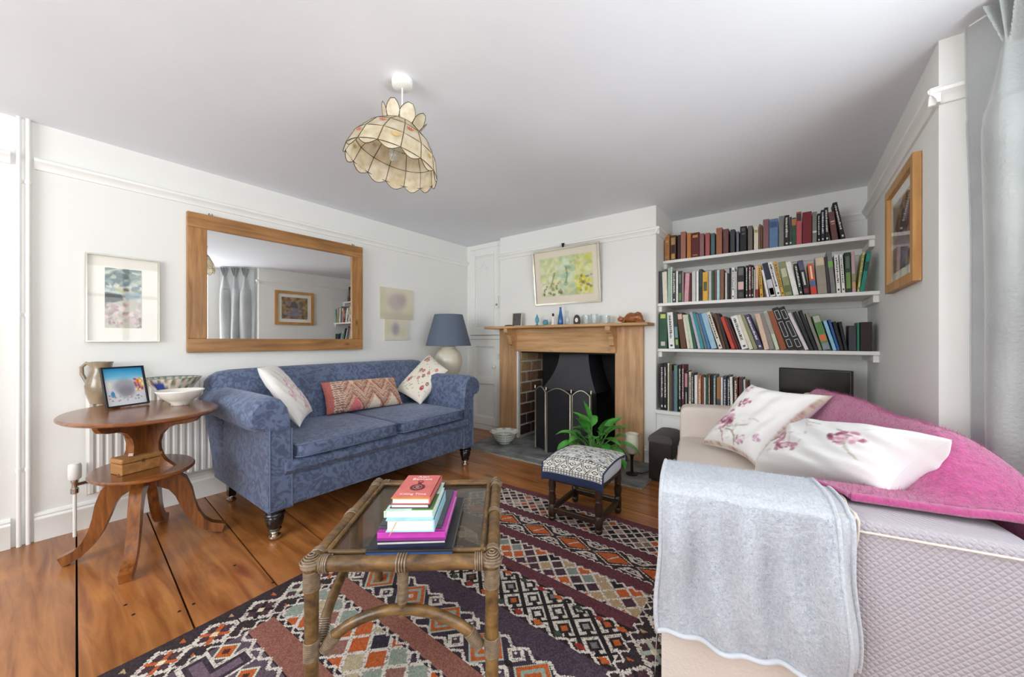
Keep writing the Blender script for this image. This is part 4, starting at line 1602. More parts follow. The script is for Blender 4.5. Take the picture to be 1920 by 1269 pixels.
# loose cotton flap over the near arm, its hem running slantwise
def flap(u, v):
    top = .20 + .22
    if v < .3:
        y, z = .16 - .168 * (v / .3), .640
    else:
        y, z = -.010 - .004 * (v - .3), .634 - (v - .3) / .7 * .60
    xr = .452 - .10 * max(0, (v - .3)) / .7 + .006 * math.sin(v * 21)
    x = -.006 + u * (xr + .006)
    y -= .004 * math.sin(u * 9 + 2 * v) * (1 if v > .3 else 0) + (.003 if v > .3 else 0)
    return (x, y, z)


MB().grid(flap, 24, 40).build('arm_flap', 'cotton_seat', wsofa, smooth=70)
MB().tube([flap(1.0, v) for v in np.linspace(.0, 1, 40)], .004, 6).build('flap_hem', 'cotton_seat', wsofa, smooth=70)
MB().tube([(.45, -.001, .598), (.6, -.003, .598), (.79, -.001, .596)], .0035, 6).build('arm_seam', 'cotton_seat', wsofa, smooth=70)
for x, y in ((.06, .06), (.74, .06), (.06, 1.64), (.74, 1.64)):
    MB().lathe([(.022, .03), (.02, .0)], 10, Matrix.Translation((x, y, 0))).build('foot', 'dark_oak', wsofa)

# ---------------------------------------------------------------- grey fleece blanket over the near arm
bl = thing('fleece_blanket', 'folded pale grey fleece blanket hanging over the near sofa arm', 'blanket', WO, WR)


def drape(u, v, off, x0, x1, hem):
    """u across the arm's length, v from the seat over the arm and down the outside"""
    x = x0 + (x1 - x0) * u
    if v < .10:
        t = v / .10
        y, z = .215 - .01 * t, .52 + .125 * t
    elif v < .34:
        t = (v - .10) / .24
        y = .205 - .215 * t
        z = .645 + .006 * math.sin(PI * t)
        k = max(0, (t - .75) / .25)
        z -= .016 * k * k
    else:
        t = (v - .34) / .66
        y = -.018 - .012 * (1 - math.exp(-t * 9))
        z = .632 - (.632 - hem) * t
        a = .008 + .034 * math.sin(PI * min(1.0, t * .85))
        y -= a * (.5 + .5 * math.sin(x * 33 + 1.8 * t + .6) + .35 * math.sin(x * 71 - 2.5 * t)) + .006 * math.sin(t * 7 + u * 3)
        x += .010 * math.sin(t * 6 + u * 3) * t + .012 * t * (u - .5)
    fz = 0.0
    y -= off + fz
    if v < .34:
        z += off + fz
    return (x, y, z)


for nm, off, x0, x1, hem in (('under_layer', .002, .33, .437, .262), ('top_layer', .013, -.006, .405, .235)):
    g = MB().grid(lambda u, v: drape(u, v, off, x0, x1, hem), 130, 150)
    g.build(nm, 'grey_fleece', bl, smooth=180)
    if nm == 'top_layer':
        MB().tube([drape(u, 1.0, off + .004, x0, x1, hem) for u in np.linspace(0, 1, 60)], .0075, 8).build('hem', 'blanket_binding', bl, smooth=60)
    for uu in ((0.0, 1.0) if nm == 'top_layer' else (1.0,)):
        MB().tube([drape(uu, v, off, x0, x1, hem) for v in np.linspace(.05, 1, 50)], .006, 8).build('edge_fold', 'grey_fleece', bl, smooth=60)

# short standing pile of the fleece
fv, ff = [], []
for k in range(26000):
    u, v = random.random(), .08 + .92 * random.random()
    p = Vector(drape(u, v, .013, -.006, .405, .235))
    out = Vector((0, -1, .15)) if v > .34 else Vector((0, -.2, 1))
    d = (out + Vector((random.uniform(-1, 1), random.uniform(-.4, .2), random.uniform(-1, .6))) * .8).normalized() * random.uniform(.004, .009)
    sd = Vector((random.uniform(-1, 1), 0, random.uniform(-1, 1))).normalized() * .0006
    o_ = len(fv)
    fv += [tuple(p - sd), tuple(p + sd), tuple(p + d)]
    ff.append((o_, o_ + 1, o_ + 2))
MB().add(fv, ff).build('fleece_pile', 'grey_fleece', bl, recalc=False)['kind'] = 'stuff'

# ---------------------------------------------------------------- pink mohair throw over the back and seat
th = thing('mohair_throw', 'bright pink mohair throw spread over the sofa back', 'throw', WO, WR)


def sstep(a, b, x):
    t = min(1.0, max(0.0, (x - a) / (b - a)))
    return t * t * (3 - 2 * t)


def throw_z(x, y):
    s = sstep(.53, .73, x)
    z = .468 + (.800 - .468) * s
    near = 1 - sstep(.10, .33, y)
    z = z + near * (.652 - z) * sstep(.42, .50, x)
    z += .012 * math.sin(y * 9 + x * 6) * (1 - s * .4) + .007 * noise2(x * 9, y * 9, 3)
    if y < .22:
        z = max(z, .646)
    if x > .72:
        k = (x - .72) / .14
        z -= .07 * k * k * (1 - near)
    return z


def throw_pt(u, v):
    y = .095 + v * (1.50 - .095)
    x0 = .470 - .065 * sstep(.1, .2, y) + .17 * sstep(.25, .55, y) - .16 * sstep(.85, 1.45, y) + .012 * math.sin(v * 14)
    x = x0 + u * (.865 - x0)
    return (x, y, throw_z(x, y) + .006)


MB().grid(throw_pt, 90, 150).build('throw_cloth', 'pink_mohair', th, smooth=180)
MB().grid(lambda u, v: (.868 + .004 * math.sin(v * 30), .095 + v * 1.405, throw_z(.865, .095 + v * 1.405) - .34 * u), 6, 60).build('throw_back_fall', 'pink_mohair', th, smooth=180)
MB().tube([throw_pt(0.0, v) for v in np.linspace(0, 1, 60)], .008, 8).build('throw_edge', 'pink_mohair', th, smooth=60)
MB().tube([throw_pt(u, 0.0) for u in np.linspace(0, 1, 30)], .012, 8).build('throw_edge', 'pink_mohair', th, smooth=60)
for k in range(30):
    v = .56 + .43 * k / 29
    p = Vector(throw_pt(0.0, v))
    q = p + Vector((-.055 - random.uniform(0, .012), random.uniform(-.008, .008), -.018))
    q.z = max(q.z, .462)
    m_ = (p + q) / 2 + Vector((0, random.uniform(-.006, .006), .006))
    MB().tube([p, m_, q], [.004, .0055, .0035], 5).build('tassel', 'fringe_pink', th, smooth=60)
# loose fibres standing off the mohair
fv, ff = [], []
for k in range(16000):
    u, v = random.random(), random.random()
    p = Vector(throw_pt(u, v))
    d = Vector((random.uniform(-1, .3), random.uniform(-1, 1), random.uniform(.2, 1.2))).normalized() * random.uniform(.008, .022)
    sd = Vector((random.uniform(-1, 1), random.uniform(-1, 1), 0)).normalized() * .00035
    o_ = len(fv)
    fv += [tuple(p - sd), tuple(p + sd), tuple(p + d)]
    ff.append((o_, o_ + 1, o_ + 2))
fz = MB().add(fv, ff).build('mohair_fibre', 'pink_mohair', th, recalc=False)
fz['kind'] = 'stuff'


# ---------------------------------------------------------------- floral cushions
def peony(cv, x, y, s, tones, seed):
    r = random.Random(seed)
    for k in range(26):
        a, d = r.uniform(0, 2 * PI), r.uniform(0, s)
        cv.disc(x + d * math.cos(a), y + d * math.sin(a), s * .28, s * .16, r.choice(tones), .75, a + 1.2)
    cv.disc(x, y, s * .25, s * .2, '#f0dfe2', .7)


def stem(cv, pts, col='#9a9a86', w=1.1):
    cv.path(pts, w, col, .8)


T1 = ['#a85472', '#8d3a55', '#c98a9f', '#dcb4bf', '#74304a']
cv = Canvas(110, 110, '#e6e4e1')
cv.rect(0, 0, 110, 4, '#ddd3c0')
cv.rect(0, 0, 4, 110, '#ddd3c0')
cv.rect(106, 0, 110, 110, '#d8cdbb')
cv.rect(0, 106, 110, 110, '#d8cdbb')
for k in range(60):
    q = r_.uniform(0, 110)
    for a, b in ((q, 2), (2, q), (108, q), (q, 108)):
        if r_.random() < .5:
            cv.disc(a, b, 2, 1.2, r_.choice(['#b9a58c', '#c98f98', '#a9ad8e', '#b06a7e']), .7, r_.uniform(0, 3))
peony(cv, 24, 70, 16, T1, 1)
peony(cv, 34, 40, 8, T1, 2)
peony(cv, 20, 16, 7, ['#c98a9f', '#a85472', '#e3c5cd'], 3)
peony(cv, 72, 92, 8, ['#b98aa0', '#cfb3c0', '#8d5a78'], 4)
peony(cv, 94, 82, 6, ['#b98aa0', '#cfb3c0', '#8d5a78'], 7)
stem(cv, [(33, 78), (44, 80), (55, 74), (68, 70)], '#8f907a', 1.6)
stem(cv, [(40, 84), (52, 84), (62, 92), (66, 104)], '#8a8870', 2.2)
stem(cv, [(30, 86), (40, 92), (46, 104)], '#b06a7e', 2.2)
stem(cv, [(60, 62), (68, 60), (76, 62)], '#a9a896', 1)
for k in range(26):
    cv.disc(r_.uniform(20, 60), r_.uniform(64, 100), 2.5, 1, r_.choice(['#b5b6a0', '#cfcfbd', '#9b9c85', '#c7aeb4']), .6, r_.uniform(0, 3))
cv.blur(1)
pillow('floral_cushion', [(-.178, 2.465, .835), (.165, 2.375, .812), (-.125, 2.10, .470), (-.425, 2.43, .468)], .17, cv, 'cotton_print', 'white cushion with purple peonies beside the far arm of the white sofa', n=100, pinch=.16, wob=.12, seed=5)
cv = Canvas(120, 100, '#e4e4e3')
peony(cv, 30, 50, 14, ['#b98a96', '#a85a72', '#d9bcc4', '#8d4a60'], 11)
peony(cv, 46, 66, 12, ['#9a5a72', '#c49aa8', '#8d4a60'], 12)
peony(cv, 90, 42, 13, T1, 13)
stem(cv, [(20, 34), (28, 42), (34, 52)], '#b98a86', 2)
stem(cv, [(92, 48), (100, 60), (108, 70)], '#a9aa98', 2)
stem(cv, [(78, 30), (86, 34), (92, 40)], '#a08a92', 2)
stem(cv, [(30, 8), (44, 22), (58, 24)], '#9b9c88', 1.4)
stem(cv, [(34, 14), (46, 28), (60, 30)], '#b9baa8', 1.2)
stem(cv, [(110, 14), (98, 26)], '#a9b0a0', 1.2)
for k in range(30):
    cv.disc(r_.uniform(14, 60), r_.uniform(40, 80), 3, 1, r_.choice(['#b5b6a0', '#c7aeb4', '#a88a92', '#d4cfc4']), .6, r_.uniform(0, 3))
cv.blur(1)
pillow('floral_cushion', [(.075, 1.985, .745), (.335, 1.458, .822), (.222, 1.495, .638), (-.135, 1.955, .487)], .21, cv, 'cotton_print', 'plump white cushion with mauve flowers lying by the fleece blanket', n=100, pinch=.12, wob=.12, seed=9)

# ================================================================== curtain
cur = thing('curtain', 'silver-grey silk curtain with pinch pleats at the window recess', 'curtain', (.68, 1.92, .03))
pl_w, n_pl, yc0 = .150, 3, 2.005


def curtain_pt(s, z):
    """s runs along the heading from the wall side"""
    al = s * (n_pl * pl_w + .05)
    q = (al - .05) / pl_w
    t = (q - math.floor(q)) * 2 - 1
    if q < 0:
        t = -1
    zt, zp = 2.235, 2.085
    if z > zp:
        k = (z - zp) / (zt - zp)
        f = sum(math.exp(-((t - c * (.10 + .42 * k)) / (.07 + .07 * k)) ** 2) for c in (-1, 0, 1))
        f = min(1.0, f) * (.55 + .45 * k)
    else:
        k = min(1, (zp - z) / .28)
        p = 7 * (1 - k) ** 2 + .75
        f = max(0, math.cos(PI * t / 2)) ** p * (.55 + .45 * k)
    o = .070 * f - .006 * math.sin(z * 5 + s * 9) - .010 * math.sin(s * 7 + z * 1.3) * (1 if z < 1.9 else .3)
    al += .008 * math.sin(z * 2.2 + s * 12) * (1 if z < 1.9 else .2)
    return (.522 + .664 * al - .747 * o, 2.115 - .747 * al - .664 * o, z)


zs = np.concatenate([np.linspace(.03, 1.75, 40), np.linspace(1.77, 2.235, 40)])
W = 260
vs = [curtain_pt(i / W, z) for z in zs for i in range(W + 1)]
fs = [(j * (W + 1) + i, j * (W + 1) + i + 1, (j + 1) * (W + 1) + i + 1, (j + 1) * (W + 1) + i) for j in range(len(zs) - 1) for i in range(W)]
MB().add(vs, fs).build('drape', 'curtain_silk', cur, smooth=180, world=True)
MB().add([(v[0] + .009, v[1] + .008, v[2]) for v in vs], fs).build('lining', 'curtain_lining', cur, smooth=180, world=True)
MB().tube([curtain_pt(0, z) for z in zs], .003, 5).build('side_hem', 'curtain_silk', cur, smooth=60, world=True)
trk = thing('curtain_track', 'white curtain track under the ceiling across the window recess', 'curtain track', (.7, .5, 2.236))
MB().tube([(.53, 2.12, 2.243), (.84, 1.77, 2.243), (.86, 1.70, 2.243), (.86, -1.2, 2.243)], .0065, 6).build('track_rail', 'white_gloss', trk, world=True)
for k in range(8):
    xx, y = .545 + .04 * k, 2.10 - .045 * k
    MB().tube([(xx, y, 2.238), (xx + .002, y, 2.225)], .003, 6).build('glider', 'white_gloss', trk, world=True)

# ================================================================== oak framed picture on the right wall
op = thing('framed_picture', 'oak framed picture on the wall between bookshelves and curtain', 'picture', (XR, 2.69, 1.34))
y0, y1, z0, z1 = 2.385, 2.995, 1.345, 1.915
frame_mesh(lambda u, v, d: (XR - .002 - d, u, v), y0, y1, z0, z1, .045, .028).build('frame', 'oak_frame', op, world=True)
MB().box((XR - .010, y0 + .04, z0 + .04), (XR - .002, y1 - .04, z1 - .04)).build('mount', 'mount_board', op, world=True)
cv = Canvas(60, 60, '#8a6d3f')
for k in range(120):
    cv.disc(r_.uniform(0, 60), r_.uniform(0, 60), r_.uniform(2, 8), r_.uniform(2, 6), r_.choice(['#a5823f', '#6d4f2e', '#5b4a55', '#8d7aa0', '#c09a4e', '#4a3a2c', '#7d8a5a', '#b48a6a']), .7, r_.uniform(0, 3))
cv.disc(32, 24, 9, 8, '#3f2f33', .8)
cv.disc(32, 42, 8, 14, '#7a6d9a', .7)
cv.blur(1)
canvas_sheet('print', cv, lambda u, v: (XR - .0115, y1 - .10 - u * (y1 - y0 - .20), z1 - .10 - v * (z1 - z0 - .20)), 'print', op, world=True, smooth=True)
MB().add([(XR - .020, y0 + .04, z0 + .04), (XR - .020, y1 - .04, z0 + .04), (XR - .020, y1 - .04, z1 - .04), (XR - .020, y0 + .04, z1 - .04)], [(0, 1, 2, 3)]).build('glazing', 'clear_glass', op, world=True)

# ================================================================== painting over the mantelpiece
mp = thing('framed_picture', 'silver framed yellow-green garden watercolour hung above the mantel', 'picture', (-1.80, YB, 1.44))
TL_, TR_, BR_, BL_ = (-2.172, 1.998), (-1.432, 2.000), (-1.424, 1.444), (-2.160, 1.446)


def MP(u, v, d):
    return (-2.168 + u * .742, YB - .004 - d - .062 * v, 1.445 + v * .555)


frame_mesh(lambda u, v, d: (-2.168 + u, YB - .004 - d - .112 * v, 1.445 + v), 0, .742, 0, .555, .016, .022).build('frame', 'silver_frame', mp, world=True)
MB().add([MP(.015, .02, .006), MP(.985, .02, .006), MP(.985, .98, .006), MP(.015, .98, .006)], [(0, 1, 2, 3)]).build('mount', 'mount_cream', mp, world=True)
cv = Canvas(100, 72, '#cfd3a0')
for k in range(160):
    x, y = r_.uniform(0, 100), r_.uniform(0, 72)
    pal = ['#e2e4c4', '#c9d19a', '#b3c79a', '#dfe0a2', '#e9e7cf'] if x < 55 else ['#c6ca5e', '#dcdc96', '#aebc7c', '#d9d06a', '#e6e2b2']
    if 38 < x < 66:
        pal = ['#bcd2b4', '#a9c2a6', '#d6e2cc', '#8aa58c', '#cfd9b9']
    cv.disc(x, y, r_.uniform(2, 7), r_.uniform(2, 8), r_.choice(pal), .6, r_.uniform(0, 3))
for k in range(46):
    cv.disc(r_.uniform(2, 46), r_.uniform(46, 70), r_.uniform(1, 4), r_.uniform(1, 3), r_.choice(['#6f7350', '#8f8f5c', '#e7dfcd', '#5d5a48', '#a8a24e', '#e3d3c8']), .75, r_.uniform(0, 3))
for k in range(30):
    cv.disc(r_.uniform(72, 99), r_.uniform(38, 70), r_.uniform(1, 4), r_.uniform(1, 4), r_.choice(['#cfc435', '#b5a93a', '#8a7a4a', '#d9c9d0', '#7a6a5a', '#e2dd6a']), .8, r_.uniform(0, 3))
stem(cv, [(20, 56), (26, 40), (30, 28)], '#8a7d58', 2)
stem(cv, [(52, 20), (54, 36), (50, 50)], '#6f8a70', 2.4)
cv.blur(1)
canvas_sheet('watercolour', cv, lambda u, v: MP(.105 + u * .79, .855 - v * .70, .0085), 'print', mp, world=True, smooth=True)
MB().prism([(-.006, 0), (.006, 0), (.016, .052), (-.016, .052)], 0, .006, lambda p, q, a: (-1.815 + p, YB - .060 - a, 1.995 + q)).build('hanging_hook', 'iron_black', mp, world=True)

# ================================================================== television on the cabinet
tv = thing('television', 'small black flat television standing on the alcove cabinet', 'television', (.13, 3.47, .486), math.radians(-18))
MB().bbox((-.215, -.012, .045), (.215, .022, .385), .006).build('casing', 'black_plastic', tv)
MB().add([(-.203, -.0135, .058), (.203, -.0135, .058), (.203, -.0135, .374), (-.203, -.0135, .374)], [(0, 1, 2, 3)]).build('screen', 'screen_black', tv)
MB().bbox((-.09, -.05, 0), (.09, .06, .012), .004).build('stand_foot', 'black_plastic', tv)
MB().box((-.03, .0, .012), (.03, .02, .06)).build('stand_neck', 'black_plastic', tv)

# ================================================================== books in the alcove
BOOK_MATS = {}


def book_mat(hexc, rough=0.6):
    if hexc not in BOOK_MATS:
        nm = 'cloth_' + hexc.strip('#')
        plain(nm, hexc, rough, var=.12, scale=25)
        BOOK_MATS[hexc] = nm
    return BOOK_MATS[hexc]


ORD = ['first', 'second', 'third', 'fourth', 'fifth', 'sixth', 'seventh', 'eighth', 'ninth', 'tenth', 'eleventh', 'twelfth', 'thirteenth', 'fourteenth', 'fifteenth', 'sixteenth', 'seventeenth', 'eighteenth', 'nineteenth', 'twentieth']
TENS = {2: ('twenty', 'twentieth'), 3: ('thirty', 'thirtieth'), 4: ('forty', 'fortieth'), 5: ('fifty', 'fiftieth')}


def ordinal(n):
    if n <= 20:
        return ORD[n - 1]
    t, u = divmod(n, 10)
    return TENS[t][1] if u == 0 else TENS[t][0] + '-' + ORD[u - 1]


CLR = {'tan': '#a8703f', 'brn': '#5e3a22', 'mar': '#5a2026', 'dmr': '#3a1a1e', 'pbr': '#a06a5a', 'otn': '#b8743a', 'dre': '#5c1512', 'mau': '#8a5f62', 'ros': '#a85555',
       'tea': '#4a6468', 'sal': '#a06448', 'plu': '#6a4446', 'dgr': '#3c3c42', 'bgr': '#6c7480', 'blk': '#17171a', 'gbr': '#6a625c', 'crm': '#ded6c2', 'thb': '#7a6452',
       'blu': '#5f7fa6', 'gry': '#7f807e', 'grn': '#28553c', 'pnk': '#c2555c', 'red': '#7a1a24', 'nav': '#22283f', 'wht': '#ecebe6', 'ptl': '#a5c4b8', 'cgn': '#c4d3bb',
       'dkg': '#2a3a30', 'gpk': '#a08488', 'pnq': '#d29aa4', 'yel': '#dba83c', 'pgr': '#b9bbb6', 'brr': '#7a4638', 'pbl': '#a9ccd6', 'bro': '#7d553b', 'wgr': '#c9c8c2',
       'dte': '#26424a', 'orr': '#d8652f', 'olv': '#8d9468', 'bei': '#9d9485', 'pch': '#dfc0a8', 'tel': '#1c8578', 'yg': '#cdcf7e', 'lil': '#b9b3c2', 'tl2': '#2f8f93',
       'bl2': '#3c78a0', 'lbl': '#9dc0d4', 'rd2': '#c2402f', 'drd': '#6e1c20', 'rst': '#9a4f2c', 'lwh': '#dcd2d8', 'bgn': '#14241f', 'ggr': '#8a857c', 'gor': '#5c8a4a',
       'lb2': '#8fc4de', 'db2': '#2c5a94', 'mgr': '#2f7a58', 'dmn': '#2a1418', 'olb': '#5a5236', 'pur': '#4a3f66', 'tg': '#5f7f7a', 'dbl': '#2a3a55', 'bpk': '#c0a0a4', 'gph': '#8f867c'}
WORDS = {'tan': 'tan leather', 'brn': 'brown gilt leather', 'mar': 'maroon', 'dmr': 'dark maroon', 'pbr': 'pinkish brown', 'otn': 'orange tan', 'dre': 'dark red', 'mau': 'mauve brown', 'ros': 'rose red',
         'tea': 'teal grey', 'sal': 'tall salmon brown', 'plu': 'plum brown', 'dgr': 'dark grey', 'bgr': 'blue-grey', 'blk': 'black', 'gbr': 'grey brown', 'crm': 'cream', 'thb': 'thin brown',
         'blu': 'thick blue', 'gry': 'grey', 'grn': 'green', 'pnk': 'pink red', 'red': 'thick crimson', 'nav': 'navy', 'wht': 'white', 'ptl': 'pale teal', 'cgn': 'pale green', 'dkg': 'dark green',
         'gpk': 'greyish pink', 'pnq': 'pink', 'yel': 'yellow', 'pgr': 'pale grey', 'brr': 'reddish brown', 'pbl': 'pale blue', 'bro': 'brown', 'wgr': 'whitish grey', 'dte': 'dark teal', 'orr': 'orange',
         'olv': 'olive floral', 'bei': 'thick beige', 'pch': 'peach', 'tel': 'bright teal', 'yg': 'yellow-green', 'lil': 'lilac grey', 'tl2': 'turquoise', 'bl2': 'blue', 'lbl': 'pale blue', 'rd2': 'red',
         'drd': 'dark red', 'rst': 'rust brown', 'lwh': 'lilac white', 'bgn': 'black-green', 'ggr': 'grey', 'gor': 'green illustrated', 'lb2': 'sky blue', 'db2': 'bright blue', 'mgr': 'thin green',
         'dmn': 'thick dark maroon', 'olb': 'olive brown', 'pur': 'thin purple', 'tg': 'sea green', 'dbl': 'dark blue', 'bpk': 'dusty pink', 'gph': 'mottled grey'}


def book(x0, x1, dxt, z0, h, yf, depth, code, deco, label, group):
    """upright book; x0..x1 its foot on the shelf, dxt the shift of its head (lean)"""
    lean = math.atan2(dxt, h)
    wd = max(.006, (x1 - x0)) * math.cos(lean) - .0008
    hh = h / math.cos(lean) if abs(lean) < .6 else h
    c = CLR[code]
    m = book_mat(c)
    t = .0022
    mb = MB()
    px_ = x0 if lean <= 0 else x1
    sx = 0 if lean <= 0 else -wd
    mb.bbox((sx, 0, 0), (sx + wd, .006, hh), .0022, 1)
    mb.box((sx, .003, 0), (sx + t, depth, hh))
    mb.box((sx + wd - t, .003, 0), (sx + wd, depth, hh))
    o = mb.build('book', m)
    o.location = (px_, yf, z0 + .0006)
    o.rotation_euler = (0, lean, 0)
    tag(o, label, 'book', group)
    MB().box((sx + t, .005, .003), (sx + wd - t, depth - .004, hh - .003)).build('page_block', 'page_edges', o)
    cx = sx + wd / 2
    e = -.0008
    if deco == 'text':       # a run of small light marks down the spine
        mb = MB()
        z = hh * .92
        rr = random.Random(int(x0 * 1e4))
        while z > hh * .28:
            l = rr.uniform(.004, .011)
            mb.box((cx - wd * .22, e, z - l), (cx + wd * rr.uniform(.05, .24), 0.001, z))
            z -= l + rr.uniform(.002, .006)
        mb.box((cx - wd * .2, e, hh * .06), (cx + wd * .2, .001, hh * .11))
        dark = code in ('wht', 'crm', 'wgr', 'yel', 'pbl', 'cgn', 'pgr', 'lwh', 'pch', 'lbl', 'ptl', 'orr', 'lb2', 'yg')
        mb.build('spine_title', book_mat('#3a3634' if dark else '#e4e0d8'), o)['kind'] = 'stuff'
    elif deco == 'gilt':
        mb = MB()
        for f in (.10, .16, .62, .80, .90):
            mb.box((cx - wd * .40, e, hh * f), (cx + wd * .40, .001, hh * f + .003))
        mb.box((cx - wd * .28, e, hh * .68), (cx + wd * .28, .001, hh * .76))
        mb.build('gilt_tooling', book_mat('#c9a25a', .4), o)['kind'] = 'stuff'
    elif deco == 'bands':
        mb = MB()
        for f in (.14, .34, .54, .74):
            mb.box((cx - wd * .46, e - .0008, hh * f), (cx + wd * .46, .001, hh * f + .005))
        mb.build('raised_bands', book_mat(c), o)['kind'] = 'stuff'
    elif deco == 'frame':
        mb = MB()
        for a, b in ((.06, .24), (.30, .66), (.72, .93)):
            for (xa, xb, za, zb) in ((-.34, -.26, a, b), (.26, .34, a, b), (-.34, .34, a, a + .012), (-.34, .34, b - .012, b)):
                mb.box((cx + wd * xa, e, hh * za), (cx + wd * xb, .001, hh * zb))
        mb.build('spine_border', book_mat('#c9c9c4'), o)['kind'] = 'stuff'
    elif deco == 'spiral':
        for k in range(14):
            zc = hh * (.06 + .065 * k)
            MB().tube([(sx + wd * .1, .004, zc), (cx, -.005, zc + .002), (sx + wd * .9, .004, zc)], .0016, 5).build('wire_loop', 'chrome', o)
    elif deco:
        for (f0, f1, col, wq) in deco:
            MB().box((cx - wd * .5 * wq, e, hh * f0), (cx + wd * .5 * wq, .001, hh * f1)).build('spine_panel', book_mat(col), o)
    return o


def shelf_row(rows, z0, yf_front, where, group, depth=(.13, .19)):
    n = 0
    last_x1, last_tan, last_h = -9, 0.0, .2
    for (ox, oy, s, lst) in rows:
        for (b0, b1, t0, ty, code, deco) in lst:
            n += 1
            yf = yf_front + random.uniform(.012, .022)
            f0 = aty(ox + b0 / s, 600, yf).x
            f1 = aty(ox + b1 / s, 600, yf).x
            f0 = max(f0, last_x1 + .0004, BX1 + .004)
            f1 = min(max(f1, f0 + .008), XR - .004)
            tp = aty(ox + t0 / s, oy + ty / s, yf)
            h = max(.12, tp.z - z0)
            if z0 > 1.7:
                h = min(h, 2.235 - z0)
            elif z0 > 1.3:
                h = min(h, 1.72 - z0)
            elif z0 > .9:
                h = min(h, 1.322 - z0)
            else:
                h = min(h, .925 - z0)
            foot0 = aty(ox + b0 / s, 600, yf).x
            dxt = tp.x - foot0
            if dxt < 0 and last_x1 > -5:      # rest against the neighbour instead of running into it
                dxt = -min(-dxt, h * (last_tan + (f0 - last_x1 + .003) / min(h, last_h)))
            if abs(dxt) < .006:
                dxt = 0
            last_tan, last_h = max(0.0, -dxt / h), h
            word = WORDS[code]
            lean = '' if dxt == 0 else ', leaning'
            label = '%s book%s, %s from the chimney breast %s' % (word, lean, ordinal(n), where)
            book(f0, f1, dxt, z0, h, yf, random.uniform(*depth), code, deco, label, group)
            last_x1 = f1
    return n


G = 'gilt'
T = 'text'
A = (1230, 370, 9.6, [
    (150, 245, 150, 670, 'tan', G), (258, 360, 262, 690, 'brn', [(.30, .60, '#2c1a12', .6), (.62, .9, '#b08a5a', .7), (.05, .25, '#b8924e', .6)]), (385, 440, 388, 680, 'dmr', None), (442, 535, 445, 625, 'pbr', None),
    (555, 630, 555, 648, 'otn', None), (634, 778, 638, 645, 'dre', [(.80, .90, '#c08a4a', .6), (.08, .11, '#c08a4a', .6)]), (782, 865, 785, 655, 'mau', None), (886, 968, 890, 645, 'ros', None), (985, 1060, 985, 650, 'tea', None),
    (1083, 1190, 1085, 555, 'sal', None), (1208, 1305, 1212, 575, 'plu', 'bands'), (1338, 1420, 1345, 582, 'dgr', None), (1448, 1492, 1450, 612, 'bgr', None), (1513, 1632, 1520, 528, 'blk', [(.80, .93, '#55565a', .5), (.66, .74, '#55565a', .5)]),
    (1653, 1740, 1655, 518, 'gbr', None), (1763, 1845, 1765, 522, 'crm', [(.72, .84, '#a99a5a', .7)]), (1853, 1884, 1855, 482, 'thb', None), (1888, 1918, 1888, 500, 'bro', None)])
B = (1420, 370, 8.727, [
    (93, 190, 95, 365, 'mau', None), (194, 342, 196, 362, 'blu', [(.70, .90, '#3f5c84', .8)]), (353, 436, 355, 312, 'gry', None), (440, 524, 442, 298, 'blk', T), (527, 566, 527, 322, 'dgr', [(.06, .12, '#d9d6cf', .7)]),
    (568, 636, 570, 338, 'grn', [(.72, .95, '#b9783a', 1.0)]), (640, 726, 632, 245, 'pnk', [(.72, .95, '#4a3436', .9)]), (740, 892, 740, 248, 'red', None), (900, 976, 898, 242, 'gry', [(.32, .38, '#dcdad2', .9)]),
    (982, 1036, 970, 272, 'blk', T), (1042, 1104, 1018, 212, 'nav', T), (1112, 1180, 1086, 172, 'blk', T), (1226, 1328, 1152, 248, 'plu', [(.62, .68, '#c9a08a', .7), (.55, .58, '#c9a08a', .6)]), (1372, 1450, 1232, 92, 'blk', T)])
shelf_row([A, B], 1.803, 3.525, 'on the top shelf', 'books on the top shelf', (.12, .16))
C_ = (1225, 480, 9.143, [
    (92, 160, 90, 262, 'dgr', None), (166, 246, 148, 275, 'crm', None), (250, 288, 248, 212, 'ptl', None), (288, 326, 292, 190, 'cgn', None), (328, 384, 334, 255, 'dgr', T), (387, 424, 392, 258, 'wht', None), (427, 488, 430, 260, 'dkg', [(.05, .3, '#5a8a4a', .7), (.6, .9, '#6a7a6a', .5)]),
    (490, 522, 492, 275, 'gpk', None), (526, 600, 546, 302, 'pnq', None), (604, 650, 612, 292, 'mar', None), (660, 726, 660, 258, 'wgr', None), (735, 776, 735, 262, 'wht', None), (784, 840, 782, 228, 'dte', [(.05, .45, '#22221f', .9)]),
    (844, 938, 842, 278, 'yel', [(.34, .66, '#5d5a3a', .66)]), (946, 998, 946, 258, 'pgr', None), (1000, 1042, 1000, 252, 'grn', None), (1046, 1084, 1046, 235, 'brr', None), (1087, 1138, 1087, 242, 'pbl', None), (1143, 1212, 1145, 236, 'bro', None),
    (1230, 1266, 1230, 282, 'wgr', None), (1270, 1298, 1270, 300, 'dgr', None), (1300, 1336, 1300, 206, 'blk', None), (1340, 1396, 1340, 196, 'wht', T), (1400, 1436, 1400, 262, 'wgr', None),
    (1440, 1562, 1438, 182, 'blk', [(.28, .52, '#d8b4ac', .78), (.72, .95, '#6a6a66', .7), (.05, .2, '#4a4a48', .6)]), (1580, 1622, 1580, 162, 'dkg', T), (1630, 1682, 1630, 150, 'mar', T), (1684, 1716, 1682, 155, 'blk', T), (1720, 1746, 1700, 235, 'cgn', None),
    (1750, 1802, 1735, 168, 'pch', [(.0, .26, '#8a2430', 1.0)]), (1828, 1884, 1786, 168, 'yel', T)])
